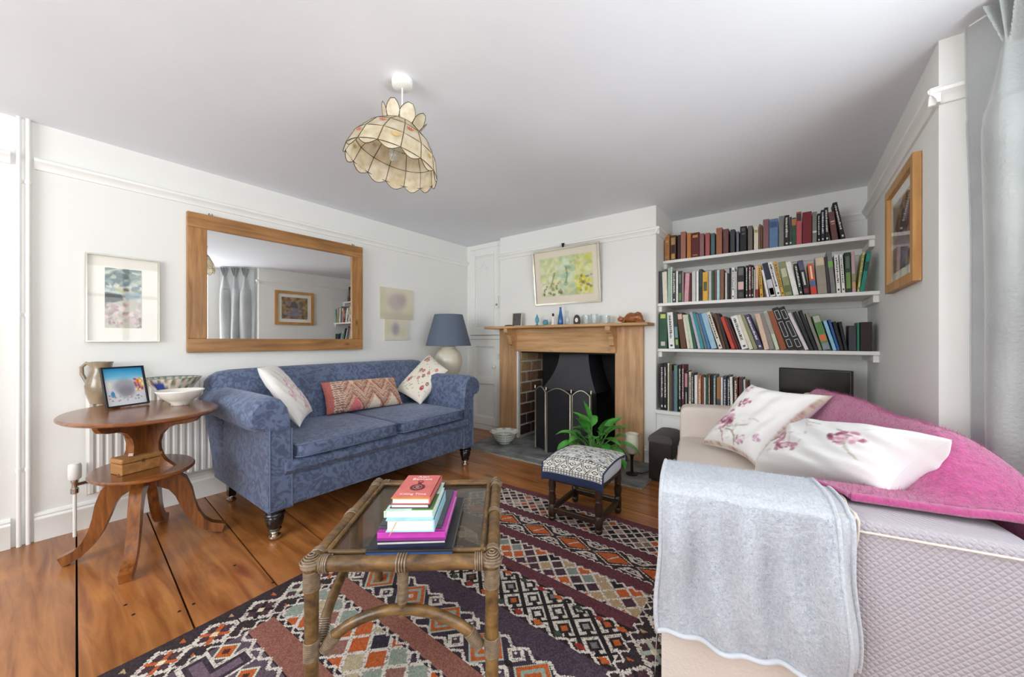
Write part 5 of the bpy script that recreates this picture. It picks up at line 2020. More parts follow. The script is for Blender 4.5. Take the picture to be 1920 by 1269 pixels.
D_ = (1420, 460, 8.348, [
    (150, 192, 62, 385, 'wht', None), (200, 296, 66, 290, 'nav', [(.0, .5, '#c9c6cc', .9), (.05, .25, '#55505a', .7)]), (304, 380, 160, 268, 'wht', T), (386, 436, 252, 262, 'yel', T), (440, 552, 330, 268, 'olv', [(.55, .8, '#c9cda8', .7), (.1, .3, '#5f6a42', .8)]), (568, 656, 440, 268, 'wht', None),
    (660, 722, 566, 292, 'dkg', T), (735, 826, 626, 248, 'blk', [(.72, .98, '#5a5a7a', .9), (.28, .66, '#d0cfc9', .35), (.05, .18, '#7a2436', .8)]), (844, 938, 780, 292, 'orr', [(.25, .45, '#5b6a9a', 1.0), (.0, .25, '#cf3f2a', 1.0), (.5, .92, '#f0e2d0', .3)]),
    (948, 1102, 896, 198, 'bei', [(.78, .99, '#dcc7ae', .8)]), (1106, 1150, 1050, 184, 'dgr', None), (1155, 1236, 1082, 98, 'gry', [(.62, .76, '#79b558', 1.0)]), (1244, 1312, 1200, 150, 'wht', T), (1328, 1380, 1285, 140, 'wht', T), (1384, 1482, 1360, 116, 'dkg', [(.1, .5, '#6f8f4a', .7), (.6, .9, '#5a6a60', .6)]),
    (1488, 1548, 1466, 100, 'bpk', [(.08, .25, '#c9a06a', .9), (.25, .45, '#8a8a5a', .9)]), (1562, 1598, 1650, 108, 'yg', T), (1602, 1672, 1716, 112, 'tel', [(.52, .76, '#14504c', .9)])])
shelf_row([C_, D_], 1.404, 3.36, 'on the second shelf', 'books on the second shelf')
E_ = (1225, 575, 9.143, [
    (96, 238, 96, 118, 'grn', [(.08, .2, '#c9c0b4', .5), (.86, .98, '#c9cc6a', .6)]), (264, 366, 200, 102, 'wht', T), (372, 450, 294, 102, 'dkg', [(.3, .6, '#6a9a9a', .6), (.1, .25, '#9ab85a', .5)]), (472, 572, 372, 112, 'brn', [(.82, .96, '#d8b9ae', .7)]), (584, 634, 470, 142, 'crm', None),
    (638, 692, 535, 142, 'cgn', None), (700, 752, 590, 168, 'grn', None), (766, 816, 602, 92, 'lil', None), (818, 880, 656, 112, 'tl2', None), (886, 928, 726, 122, 'bgr', None), (931, 986, 768, 122, 'bl2', None),
    (996, 1096, 808, 122, 'lbl', None), (1124, 1196, 906, 102, 'crm', T), (1200, 1250, 1032, 122, 'brn', None), (1254, 1312, 1078, 128, 'blk', None), (1344, 1416, 1146, 182, 'rd2', None), (1420, 1466, 1192, 182, 'drd', None),
    (1470, 1512, 1242, 202, 'dmr', None), (1520, 1642, 1322, 172, 'wht', T), (1646, 1722, 1420, 152, 'crm', None), (1730, 1800, 1480, 152, 'olv', None), (1808, 1900, 1560, 148, 'pur', T)])
F_ = (1420, 565, 8.348, [
    (112, 196, -40, 202, 'pch', None), (200, 282, 4, 192, 'gph', None), (290, 356, 28, 162, 'cgn', [(.4, .95, '#a8a49a', .9)]), (368, 470, 102, 172, 'rst', 'bands'), (488, 602, 176, 116, 'blk', 'frame'), (624, 740, 300, 106, 'blk', 'frame'),
    (750, 816, 470, 192, 'lwh', None), (830, 892, 556, 168, 'bgn', None), (896, 960, 640, 152, 'blk', None), (965, 1022, 748, 186, 'ggr', None), (1030, 1162, 852, 232, 'gor', [(.26, .44, '#d8743f', .8), (.02, .2, '#8a8aa0', .8), (.8, .98, '#b9b4a8', .8)]),
    (1188, 1250, 1026, 306, 'lb2', None), (1254, 1300, 1104, 292, 'db2', None), (1304, 1366, 1172, 322, 'blk', 'spiral'), (1370, 1424, 1268, 322, 'blk', 'spiral'), (1430, 1552, 1430, 382, 'dgr', None), (1560, 1602, 1560, 332, 'mgr', None), (1610, 1802, 1610, 326, 'dmn', None)])
shelf_row([E_, F_], 1.008, 3.36, 'on the third shelf', 'books on the third shelf')
H_ = (1225, 670, 9.6, [
    (126, 184, 126, 112, 'blk', T), (186, 242, 186, 106, 'blk', T), (256, 284, 256, 106, 'crm', None), (288, 336, 288, 132, 'olb', None), (340, 364, 340, 242, 'pur', None), (370, 436, 370, 142, 'tg', None), (450, 502, 450, 136, 'blk', T), (510, 558, 510, 136, 'mar', T),
    (562, 622, 562, 252, 'blk', [(.62, .95, '#c98a94', .8), (.1, .5, '#9a9a9a', .4)]), (636, 680, 636, 262, 'crm', T), (685, 726, 685, 292, 'dgr', T), (740, 796, 740, 322, 'wht', None), (800, 866, 800, 322, 'otn', T), (880, 912, 880, 342, 'mau', None), (915, 940, 915, 362, 'wht', None),
    (945, 984, 945, 312, 'grn', None), (988, 1026, 988, 312, 'bro', T), (1036, 1076, 1036, 312, 'blk', None), (1080, 1126, 1080, 322, 'tg', T), (1140, 1210, 1140, 362, 'tan', [(.0, .45, '#55504c', 1.0)]), (1214, 1252, 1214, 362, 'wht', None),
    (1256, 1320, 1256, 342, 'dbl', T), (1326, 1384, 1326, 332, 'blk', T), (1392, 1440, 1368, 352, 'wht', None), (1446, 1522, 1432, 362, 'brn', T), (1540, 1580, 1524, 372, 'drd', None), (1590, 1630, 1570, 380, 'dgr', None), (1640, 1680, 1618, 400, 'wgr', None), (1690, 1730, 1660, 430, 'brn', None)])
shelf_row([H_], .485, 3.285, 'on the cabinet top', 'books on the alcove cabinet')
random.seed(21)

# ================================================================== things on the mantel shelf
MZ = 1.2325


def mpos(px_, Y=3.2):
    p = aty(px_, 612, Y)
    return Vector((p.x, Y, MZ))


p = mpos(969, 3.215)
t = thing('photo_frame', 'small tilted grey standing frame at the cupboard end of the mantel', 'photo frame', p, math.radians(12))
fm = lambda u, v, d: (u, -d + v * .12, v)
frame_mesh(fm, -.055, .055, .0, .145, .007, .008).build('frame', 'dull_brass', t)
MB().add([fm(-.05, .005, .002), fm(.05, .005, .002), fm(.05, .14, .002), fm(-.05, .14, .002)], [(0, 1, 2, 3)]).build('plate', 'box_lid_grey', t)
MB().add([(-.02, .004, .08), (.02, .004, .08), (.02, .06, 0), (-.02, .06, 0)], [(0, 1, 2, 3)]).build('strut', 'dull_brass', t)
p = mpos(1007)
t = thing('glass_drop', 'turquoise glass teardrop ornament on the mantel', 'ornament', p)
MB().lathe([(0, 0), (.016, 0), (.018, .006), (.006, .014), (.014, .03), (.022, .05), (.020, .07), (.010, .095), (.003, .115), (0, .12)], 20).build('drop', 'aqua_glass', t, smooth=60)
MB().lathe([(0, .0), (.017, .001), (.017, .004), (0, .005)], 16).build('foot', 'frosted_glass', t, smooth=60)
p = mpos(1023)
t = tag(MB().lathe([(0, 0), (.020, 0), (.026, .012), (.028, .032), (.022, .048), (.019, .055), (.017, .055), (.024, .03), (0, .008)], 20).build('glass_votive', 'aqua_glass', None, smooth=60), 'small pale aqua glass pot beside the turquoise drop', 'glass')
t.location = p
p = mpos(1037)
t = thing('figurine', 'small white figurine with a dark head on the mantel', 'figurine', p)
MB().lathe([(0, 0), (.020, 0), (.021, .008), (.014, .02), (.016, .05), (.012, .075), (.006, .088), (0, .09)], 14).build('body', 'ceramic_white', t, smooth=60)
MB().lathe([(0, .084), (.010, .09), (.012, .102), (.008, .115), (0, .119)], 12).build('head', 'wicker_dark', t, smooth=60)
MB().tube([(-.010, 0, .07), (-.022, 0, .085), (-.018, 0, .10)], .004, 6).build('raised_arm', 'ceramic_white', t, smooth=60)
p = mpos(1051)
t = thing('glass_bottle', 'slender cobalt blue glass bottle on the mantel', 'bottle', p)
MB().lathe([(0, 0), (.022, 0), (.027, .006), (.028, .03), (.024, .07), (.016, .11), (.011, .145), (.010, .165), (.013, .168), (.013, .172), (.008, .172)], 24).build('bottle_body', 'blue_glass', t, smooth=60)
MB().lathe([(0, .172), (.011, .172), (.012, .180), (.008, .190), (0, .194)], 14).build('stopper', 'frosted_glass', t, smooth=60)
p = mpos(1064, 3.19)
t = thing('clear_bottle', 'small clear glass bottle beside the blue bottle', 'bottle', p)
MB().lathe([(0, 0), (.018, 0), (.021, .005), (.021, .06), (.018, .078), (.008, .088), (.007, .11), (.010, .112), (.010, .118), (.006, .118)], 20).build('bottle_body', 'frosted_glass', t, smooth=60)
MB().lathe([(0, .118), (.009, .118), (.012, .128), (0, .138)], 12).build('stopper', 'frosted_glass', t, smooth=60)
p = mpos(1081)
t = thing('oval_frame', 'small dark arched frame with a pale portrait on the mantel', 'photo frame', p)
oprof = [(-.03, 0), (.03, 0), (.033, .03), (.030, .062), (.018, .086), (0, .094), (-.018, .086), (-.030, .062), (-.033, .03)]
MB().prism(oprof, 0, .014, lambda a, b, d: (a, d, b)).build('frame', 'wicker_dark', t)
MB().lathe([(0, 0), (.016, 0), (.016, .002), (0, .003)], 20, Matrix.Translation((0, 0, .042)) @ Matrix.Rotation(PI / 2, 4, 'X') @ Matrix.Diagonal((1, 1.35, 1, 1))).build('portrait', 'mount_board', t, smooth=60)
for px_, r, h, lab in ((1099, .032, .082, 'clear glass tumbler nearer the arched frame'), (1114, .034, .088, 'clear glass tumbler in the middle of the mantel glasses'), (1135, .048, .070, 'wide low clear glass nearest the carved cat')):
    p = mpos(px_, 3.19)
    t = thing('glass_tumbler', lab, 'glass', p, group='glasses on the mantel')
    MB().lathe([(0, 0), (r * .86, 0), (r * .9, .004), (r, h), (r * .96, h), (r * .86, .008), (0, .008)], 28).build('glass_body', 'frosted_glass', t, smooth=50)
    MB().tube([(r * .98 * math.cos(a), r * .98 * math.sin(a), h) for a in np.linspace(0, 2 * PI, 28, endpoint=False)], .0015, 5, closed=True).build('rim', 'frosted_glass', t, smooth=60)
p = mpos(955, 3.18)
t = tag(soft_block((-.055, -.03, 0), (.055, .03, .012), 8, 3, .004).build('flat_stone', 'box_lid_grey', None, smooth=70), 'flat grey stone at the cupboard end of the mantel', 'stone')
t.location = p
# carved wooden cat, crouching
p = mpos(1183, 3.20)
cat = thing('wooden_cat', 'carved reddish wooden cat crouching on the mantel', 'figurine', p)
secs = [(-.072, .026, .016, .018), (-.055, .030, .022, .024), (-.03, .044, .030, .038), (0, .048, .034, .044), (.03, .044, .032, .040), (.06, .050, .036, .046), (.085, .044, .032, .042), (.102, .030, .018, .026)]
rings = []
for x, zc, hy, hz in secs:
    rings.append([(x, hy * math.cos(a), max(.0, zc + hz * math.sin(a))) for a in np.linspace(0, 2 * PI, 16, endpoint=False)])
MB().loft(rings).build('body', 'cat_wood', cat, smooth=60)
hd = MB().add(*(lambda m: (m.v, m.f))(soft_block((-.118, -.024, .012), (-.062, .024, .056), 8, 2.4, 0))).build('head', 'cat_wood', cat, smooth=60)
for s in (-1, 1):
    MB().loft([[(-.098, s * .020, .050), (-.086, s * .020, .050), (-.088, s * .006, .052)], [(-.100, s * .016, .070), (-.099, s * .0155, .070), (-.0995, s * .015, .070)]]).build('ear', 'cat_wood', cat)
for x in (-.045, .075):
    for s in (-1, 1):
        MB().tube([(x, s * .024, .030), (x - .012, s * .026, .008), (x - .026, s * .026, .006)], [.014, .010, .008], 8).build('paw', 'cat_wood', cat, smooth=60)
MB().tube([(.10, 0, .02), (.118, -.01, .012), (.10, -.035, .008), (.06, -.044, .008)], [.009, .008, .007, .004], 8).build('tail', 'cat_wood', cat, smooth=60)

# ================================================================== bowl on the hearth
p = atz(941, 832, .0135)
hb = thing('hearth_bowl', 'white bowl with blue-green bands standing on the slate hearth', 'bowl', (p.x, p.y + .04, .0135))


def banded(a, t, z):
    if z > .135:
        return '#c9b9b0' if math.sin(a * 9) > .3 else '#e9e7df'
    for zz in (.035, .07, .10):
        if abs(z - zz) < .008:
            return '#5d7f78' if int(a * 14) % 2 else '#d9e0d4'
    return '#e3e5da'


prof = [(0, .004), (.07, .002), (.075, 0), (.08, .006), (.105, .03), (.125, .055), (.140, .08), (.152, .11), (.172, .136), (.190, .15), (.186, .152), (.165, .138), (.142, .11), (.11, .05), (0, .02)]
pp = []
for (r0, z0), (r1, z1) in zip(prof[:-1], prof[1:]):
    for k in range(4):
        pp.append((r0 + (r1 - r0) * k / 4, z0 + (z1 - z0) * k / 4))
pp.append(prof[-1])
painted_lathe('bowl_body', pp, banded, 'glazed_paint', hb, n=96)
hb.scale = (.82, .82, .82)

# ================================================================== potted peace lily
pl = thing('potted_plant', 'leafy green peace lily in a dark pot on the hearth behind the footstool', 'plant', (-1.25, 2.76, .0135))
MB().lathe([(0, 0), (.085, 0), (.09, .006), (.105, .14), (.112, .145), (.112, .165), (.104, .165), (.098, .14), (0, .13)], 28).build('pot', 'pot_dark', pl, smooth=45)
MB().lathe([(0, .142), (.098, .138)], 24).build('soil', 'soil', pl)
rl = random.Random(4)


def leaf(az, tilt, ln, wd, droop, stem_l):
    d = Vector((math.cos(az), math.sin(az), 0))
    side = Vector((-d.y, d.x, 0))
    base = Vector((rl.uniform(-.03, .03), rl.uniform(-.03, .03), .14))
    st, cur_t = [base], tilt
    p = base.copy()
    for k in range(5):
        p = p + (d * math.sin(cur_t) + Vector((0, 0, math.cos(cur_t)))) * (stem_l / 5)
        st.append(p.copy())
        cur_t += droop * .12
    vs, fs = [], []
    n = 9
    q = p.copy()
    for i in range(n + 1):
        t = i / n
        w = wd * math.sin(PI * (t ** .8) * .98 + .03) ** .9 * .5
        up = (d * -math.cos(cur_t) + Vector((0, 0, math.sin(cur_t)))).normalized()
        for s, dz in ((-1, .18), (-.5, .03), (0, -.06), (.5, .03), (1, .18)):
            wavy = 1 + .08 * math.sin(t * 14 + s * 2)
            vs.append(tuple(q + side * (w * s * wavy) + up * (abs(w) * dz)))
        q = q + (d * math.sin(cur_t) + Vector((0, 0, math.cos(cur_t)))) * (ln / n)
        cur_t += droop * .16
    for i in range(n):
        for j in range(4):
            a = i * 5 + j
            fs.append((a, a + 1, a + 6, a + 5))
    o = MB().add(vs, fs).build('leaf', 'leaf_green', pl, smooth=180)
    MB().tube(st, .0035, 6).build('stalk', 'stem_green', o, smooth=60)


for k in range(34):
    az = k * 2.39996 + rl.uniform(-.2, .2)
    ring_k = k / 34
    leaf(az, .12 + .75 * ring_k + rl.uniform(-.08, .08), rl.uniform(.15, .22), rl.uniform(.075, .11), .55 + .9 * ring_k, rl.uniform(.20, .27) * (1 - .35 * ring_k))
leaf(-2.2, .10, .17, .09, .2, .30)

# cream candle lamp on a dark stem, with its cable
p = Vector((-1.015, 2.935, .0135))
cl = thing('candle_lamp', 'small cream glass lamp on a dark stem beside the plant', 'lamp', p)
MB().lathe([(0, 0), (.045, 0), (.046, .008), (.012, .016), (.010, .10), (.014, .15), (.03, .165), (0, .165)], 20).build('stem', 'iron_black', cl, smooth=50)
MB().lathe([(0, .166), (.036, .168), (.052, .19), (.056, .25), (.050, .31), (.052, .325), (.048, .325), (.046, .31), (.05, .25), (0, .18)], 26).build('glass_cup', 'ceramic_cream', cl, smooth=50)
MB().tube([(.02, .02, .012), (.06, .05, .005), (.10, .10, .012), (.11, .25, .10), (.115, .355, .15)], .004, 6).build('cable', 'cable_brown', cl, smooth=60)

# dark box standing beside the chimney breast
bx = thing('dark_box', 'dark wooden box with a grey rounded lid beside the chimney breast', 'box', (-.80, 3.08, 0))
MB().bbox((-.085, -.145, 0), (.085, .145, .30), .006).build('box_body', 'wicker_dark', bx)
lidp = [(-.088, .30), (.088, .30), (.088, .325), (.078, .345), (.055, .356), (0, .360), (-.055, .356), (-.078, .345), (-.088, .325)]
MB().prism(lidp, -.148, .148, lambda a, b, d: (a, d, b)).build('lid', 'box_lid_grey', bx, smooth=40)

# ================================================================== kilim rug
CELL = .005
RX0, RX1, RY1, RY0 = -1.815, -.29, 2.185, -.25
RW, RH = int(round((RX1 - RX0) / CELL)), int(round((RY1 - RY0) / CELL))
rc = Canvas(RW, RH, '#2f2527')
WH, OR, MA, BK, TE, TN, PU, BP = '#cfc6bb', '#b3592b', '#5e333b', '#231c1e', '#7b837c', '#ab9270', '#463944', '#8a5a4d'
kx = lambda X: (X - RX0) / CELL
ky = lambda Y: (RY1 - Y) / CELL
CL, CR = int(kx(-1.625)), int(kx(-.465))


def band(y_far, y_near, col, c0=None, c1=None):
    rc.rect(CL if c0 is None else c0, ky(y_far), CR if c1 is None else c1, ky(y_near), col)


def zig(Y, per, amp, wd=1.6, col=WH, c0=None, c1=None):
    y = ky(Y)
    x = CL if c0 is None else c0
    end = CR if c1 is None else c1
    k = 0
    pts = []
    while x < end:
        pts.append((x, y + (amp if k % 2 else -amp)))
        x += per / 2
        k += 1
    rc.path(pts, wd, col)


def lattice(y_far, y_near, pitch, line, pal, seed, lcol=WH, ring=None):
    r0, r1 = int(ky(y_far)), int(ky(y_near))
    Yg, Xg = np.mgrid[r0:r1, CL:CR]
    p, q = (Xg + Yg) / pitch, (Xg - Yg) / pitch
    fp, fq = p - np.floor(p), q - np.floor(q)
    ip, iq = np.floor(p).astype(int), np.floor(q).astype(int)
    hsh = (ip * 7 + iq * 13 + seed + (ip * iq) % 5) % len(pal)
    out = np.array([hx3(c) for c in pal])[hsh]
    if ring:
        m = np.maximum(abs(fp - .5), abs(fq - .5))
        cen = out.copy()
        out = np.zeros_like(out) + np.array(hx3(BK))
        hook = (m > ring[0]) & (m < ring[1]) & ~((fp > .5) & (abs(fq - .5) < .12)) & ~((fq > .85))
        out[hook] = hx3(WH)
        c_ = m < ring[2]
        out[c_] = cen[c_]
    ln = (fp < line) | (fq < line)
    out[ln] = hx3(lcol)
    rc.a[r0:r1, CL:CR] = out


band(RY1, 2.125, '#6b3c45', 0, RW)
lattice(2.125, 1.912, 13, .17, [BK, '#4a3436', MA, '#7d6a5c', BK, '#a88f80', '#3a2b2c', BK, OR], 3)
zig(2.118, 8, 1.6)
zig(1.915, 8, 1.6)
band(1.905, 1.84, MA)
# hourglass band
band(1.84, 1.675, '#352628')
zig(1.834, 9, 1.8)
zig(1.680, 9, 1.8)
X = -1.80
while X < -.45:
    x, y = kx(X + .006), ky(1.758)
    rc.poly([(x - 21, y), (x, y - 13), (x + 21, y), (x, y + 13)], WH)
    rc.poly([(x - 19, y), (x, y - 11.5), (x + 19, y), (x, y + 11.5)], '#2a1d1d')
    rc.poly([(x - 17, y), (x, y - 9), (x + 17, y), (x, y + 9)], OR)
    rc.line(x - 3, y + 5, x + 4, y - 6, 1.4, WH)
    for s in (-1, 1):
        xm = x + 22
        rc.poly([(xm - 13, y + s * 13), (xm + 13, y + s * 13), (xm + 5, y + s * 5), (xm - 5, y + s * 5)], WH)
        rc.poly([(xm - 6, y + s * 11), (xm + 7, y + s * 11), (xm + 3, y + s * 7), (xm - 2, y + s * 7)], '#3a2b30')
        rc.rect(xm - 1, y + s * 9 - 1, xm + 3, y + s * 9 + 1, WH)
    X += .219
band(1.672, 1.605, MA)
lattice(1.600, 1.440, 16, .13, [OR, TE, BK, TN, '#43303a', TE, OR, '#4a3038'], 1)
zig(1.598, 8, 1.7)
zig(1.443, 8, 1.7)
band(1.437, 1.375, MA)
band(1.375, 1.165, BK)
lattice(1.355, 1.180, 24, .0, [OR, '#6d6a6c', WH, OR, '#8a8482', WH, '#5c3a30'], 2, ring=(.26, .42, .15))
zig(1.364, 18, 3.2, 2.2)
zig(1.172, 18, 3.2, 2.2)
for k, X in enumerate(np.arange(-1.58, -.48, .09)):
    for Yq in (1.352, 1.186):
        x, y = kx(X), ky(Yq)
        rc.poly([(x - 5, y), (x, y - 3), (x + 5, y), (x, y + 3)], [OR, '#39443a', '#8a3028'][k % 3])
band(1.160, 1.058, PU)
# nested orange diamonds
band(1.058, .893, '#3a2d38')
zig(1.050, 18, 3.2, 2.2)
zig(.900, 18, 3.2, 2.2)
X = -1.695
k = 0
while X < -.45:
    x, y = kx(X), ky(.978)
    for s, c in ((17, '#9fb0a4'), (15.5, OR), (11.5, '#8f9a8f'), (8, OR), (3, WH)):
        rc.poly([(x - s, y), (x, y - s), (x + s, y), (x, y + s)], c)
    xm = x + 21
    for dx, dy in ((0, -9), (0, 9)):
        rc.poly([(xm + dx - 8, y + dy), (xm + dx, y + dy - 8), (xm + dx + 8, y + dy), (xm + dx, y + dy + 8)], WH)
        rc.poly([(xm + dx - 4, y + dy), (xm + dx, y + dy - 4), (xm + dx + 4, y + dy), (xm + dx, y + dy + 4)], PU)
        rc.rect(xm + dx - 1, y + dy - 1, xm + dx + 1, y + dy + 1, WH)
    rc.poly([(xm - 4, y), (xm, y - 3), (xm + 4, y), (xm, y + 3)], BK)
    X += .21
    k += 1
band(.890, .815, BP)
band(.812, .60, '#2b2230')
lattice(.80, .612, 21, .17, [OR, '#8b9488', PU, '#b0a283', '#2f2836', '#8b9488', OR, '#8a6054'], 4)
zig(.806, 12, 2.2, 2.0)
zig(.606, 12, 2.2, 2.0)
band(.595, .502, BP)
# cross band
band(.50, .19, '#5a4a55')
zig(.492, 14, 2.6, 2.4)
zig(.198, 14, 2.6, 2.4)
X = -1.50
while X < -.45:
    x, y = kx(X), ky(.345)
    for wq, lq, c in ((9, 26, WH), (6.5, 23.5, '#3a2f38'), (3.5, 20, '#6a5563')):
        rc.rect(x - wq, y - lq, x + wq, y + lq, c)
        rc.rect(x - lq, y - wq, x + lq, y + wq, c)
    for sx in (-1, 1):
        for sy in (-1, 1):
            cx_, cy_ = x + sx * 17, y + sy * 17
            for s, c in ((9, '#c3c7b6'), (7, OR), (3, '#4a2a20')):
                rc.poly([(cx_ - s, cy_), (cx_, cy_ - s), (cx_ + s, cy_), (cx_, cy_ + s)], c)
    X += .32
band(.185, .10, MA)
lattice(.10, -.14, 21, .17, [OR, '#8b9488', PU, '#b0a283', '#2f2836', TE], 2)
band(-.14, -.25, MA, 0, RW)
# side borders: chains of stepped diamonds
for side, xc in ((0, -1.712), (1, -.375)):
    c0, c1 = (0, CL - 2) if side == 0 else (CR + 2, RW)
    rc.rect(c0, ky(2.12), c1, RH, '#352a2d')
    Y = 2.06
    k = 0
    while Y > -.2:
        x, y = kx(xc), ky(Y)
        for st in range(8):
            f = st / 8
            hwd = 13 * (1 - f) + 1
            for sy in (-1, 1):
                yy = y + sy * (st * 1.9)
                rc.rect(x - hwd, yy - 1.2, x + hwd, yy + 1.4, WH)
        for st in range(6):
            f = st / 6
            hwd = 9.5 * (1 - f)
            for sy in (-1, 1):
                yy = y + sy * (st * 1.9)
                rc.rect(x - hwd, yy - 1.2, x + hwd, yy + 1.4, '#4a3038')
        cc = (OR, '#a9aea0', BK, OR)[k % 4]
        rc.line(x - 7, y - 7, x + 7, y + 7, 3, cc)
        rc.line(x - 7, y + 7, x + 7, y - 7, 3, cc)
        rc.poly([(x - 3, y), (x, y - 3), (x + 3, y), (x, y + 3)], '#d9cfae')
        for sx in (-1, 1):
            rc.poly([(x + sx * 15, y - 15), (x + sx * 8, y - 15 - 0), (x + sx * 12, y - 12)], [OR, TN][k % 2])
        Y -= .148
        k += 1
    xb = CL - 2 if side == 0 else CR + 2
    yy = ky(2.10)
    pts = []
    q = 0
    while yy < RH:
        pts.append((xb + (3 if q % 2 else -3), yy))
        yy += 5
        q += 1
    rc.path(pts, 1.8, WH)
wh_ = np.abs(rc.a - np.array(hx3(WH))).sum(2) < .02
rc.a[wh_ & (np.random.default_rng(2).random((RH, RW)) < .2)] = hx3('#8f867f')      # knots of the weave showing through the white
rc.speck(.10, 5)
rug = thing('kilim_rug', 'dark red kilim rug with orange and white geometric bands', 'rug', ((RX0 + RX1) / 2, (RY0 + RY1) / 2, .001))


def rug_pt(u, v):
    x = RX0 + u * (RX1 - RX0)
    y = RY1 - v * (RY1 - RY0)
    x += .010 * math.sin(y * 3.1 + .4) * (1 - u) + (1 - u) * (-.05 * (y - .9) / 1.3 + .01) * (1 - u)
    y += .008 * math.sin(x * 4.0)
    return (x, y, .008 + .0012 * math.sin(x * 17 + y * 11))


canvas_sheet('woven_face', rc, rug_pt, 'kilim', rug, world=True)
edge = [rug_pt(u, 0) for u in np.linspace(0, 1, 60)] + [rug_pt(1, v) for v in np.linspace(0, 1, 80)[1:]] + [rug_pt(u, 1) for u in np.linspace(1, 0, 60)[1:]] + [rug_pt(0, v) for v in np.linspace(1, 0, 80)[1:-1]]
MB().loft([[(p[0], p[1], .0012) for p in edge], [(p[0], p[1], p[2] - .0004) for p in edge]], cap=False).build('selvedge', 'wicker_dark', rug, world=True)
RZT = .0095

# ================================================================== rattan coffee table
ct = thing('coffee_table', 'low rattan coffee table with smoked glass top on the rug', 'coffee table', (-1.0915, .902, RZT), math.radians(38.5))
HA, HB, TZ = .262, .292, .43 - RZT


def cane(path, r, name='cane', parent=None, n=10):
    rr = r
    return MB().tube(path, rr, n).build(name, 'rattan', parent or ct, smooth=60)


def coil(p0, p1, r, parent, turns=None, wr=.0026, name='cane_binding'):
    p0, p1 = V3(p0), V3(p1)
    L = (p1 - p0).length
    turns = turns or max(2, int(L / (wr * 2.1)))
    t = (p1 - p0).normalized()
    a = t.orthogonal().normalized()
    b = t.cross(a)
    n = turns * 10
    pts = [p0 + (p1 - p0) * (i / n) + (a * math.cos(2 * PI * i / 10) + b * math.sin(2 * PI * i / 10)) * (r + wr * .6) for i in range(n + 1)]
    return MB().tube(pts, wr, 5).build(name, 'cane_binding', parent, smooth=60)


cor = [(-HA, -HB), (HA, -HB), (HA, HB), (-HA, HB)]
for k in range(4):
    a, b = Vector(cor[k]), Vector(cor[(k + 1) % 4])
    d = (b - a).normalized()
    nn = Vector((d.y, -d.x))
    rail = cane([(a.x, a.y, TZ), ((a.x + b.x) / 2, (a.y + b.y) / 2, TZ), (b.x, b.y, TZ)], [.0215, .0225, .0215], 'top_rail')
    q0, q1 = a - nn * .030 + d * .02, b - nn * .030 - d * .02
    cane([(q0.x, q0.y, TZ + .0165), (q1.x, q1.y, TZ + .0165)], .0075, 'inner_bead', rail)
    # arched stretcher with a wrapped middle post
    arc = []
    for i in range(15):
        t = i / 14
        p = a + (b - a) * (.035 / (b - a).length + t * (1 - .07 / (b - a).length))
        z = .165 + .115 * math.sin(PI * t) ** .62
        p = p - nn * .006
        arc.append((p.x, p.y, z))
    st = cane(arc, .0155, 'stretcher_arch')
    m = (a + b) / 2 - nn * .006
    pst = cane([(m.x, m.y, .262), (m.x, m.y, TZ + .01)], .0125, 'middle_post')
    coil((m.x, m.y, .30), (m.x, m.y, TZ - .025), .0125, pst)
    m2 = (a + b) / 2
    for off in (-.012, -.004, .004, .012):
        e = m2 + d * off
        ring = [(e.x + nn.x * .0245 * math.cos(t), e.y + nn.y * .0245 * math.cos(t), TZ + .0245 * math.sin(t)) for t in np.linspace(0, 2 * PI, 14, endpoint=False)]
        MB().tube(ring, .0028, 5, closed=True).build('cane_binding', 'cane_binding', rail, smooth=60)
    for e0, e1 in ((a + d * .028, a + d * .052), (b - d * .028, b - d * .052)):
        coil((e0.x, e0.y, TZ), (e1.x, e1.y, TZ), .0225, rail)
    for tt, sgn in ((0, 1), (14, -1)):
        p = Vector(arc[tt])
        q = Vector(arc[tt + sgn * 1])
        coil(p, p + (q - p) * 1.0, .0155, st)
for k, (x, y) in enumerate(cor):
    lg = cane([(x, y, 0), (x, y, .2), (x, y, TZ)], [.0195, .0190, .0200], 'leg')
    coil((x, y, .145), (x, y, .20), .0195, lg)
    coil((x, y, TZ - .075), (x, y, TZ - .018), .0200, lg)
    cap = MB()
    for j in range(5):           # fan of cane over the corner
        s = .030 - j * .0055
        zz = TZ + .014 + j * .0028
        ring = [(x + s * math.cos(t) * (1 if abs(math.cos(t)) > .2 else 1), y + s * math.sin(t), zz - .010 * (s / .03) ** 2 + .004) for t in np.linspace(0, 2 * PI, 16, endpoint=False)]
        MB().tube(ring, .0029, 5, closed=True).build('corner_wrap', 'cane_binding', lg, smooth=60)
    MB().lathe([(.030, 0), (.029, .012), (.018, .020), (0, .024)], 16, Matrix.Translation((x, y, TZ - .004))).build('corner_knot', 'cane_binding', lg, smooth=60)
GZ = TZ + .004
MB().box((-HA + .021, -HB + .021, GZ), (HA - .021, HB - .021, GZ + .005)).build('glass_top', 'table_glass', ct)

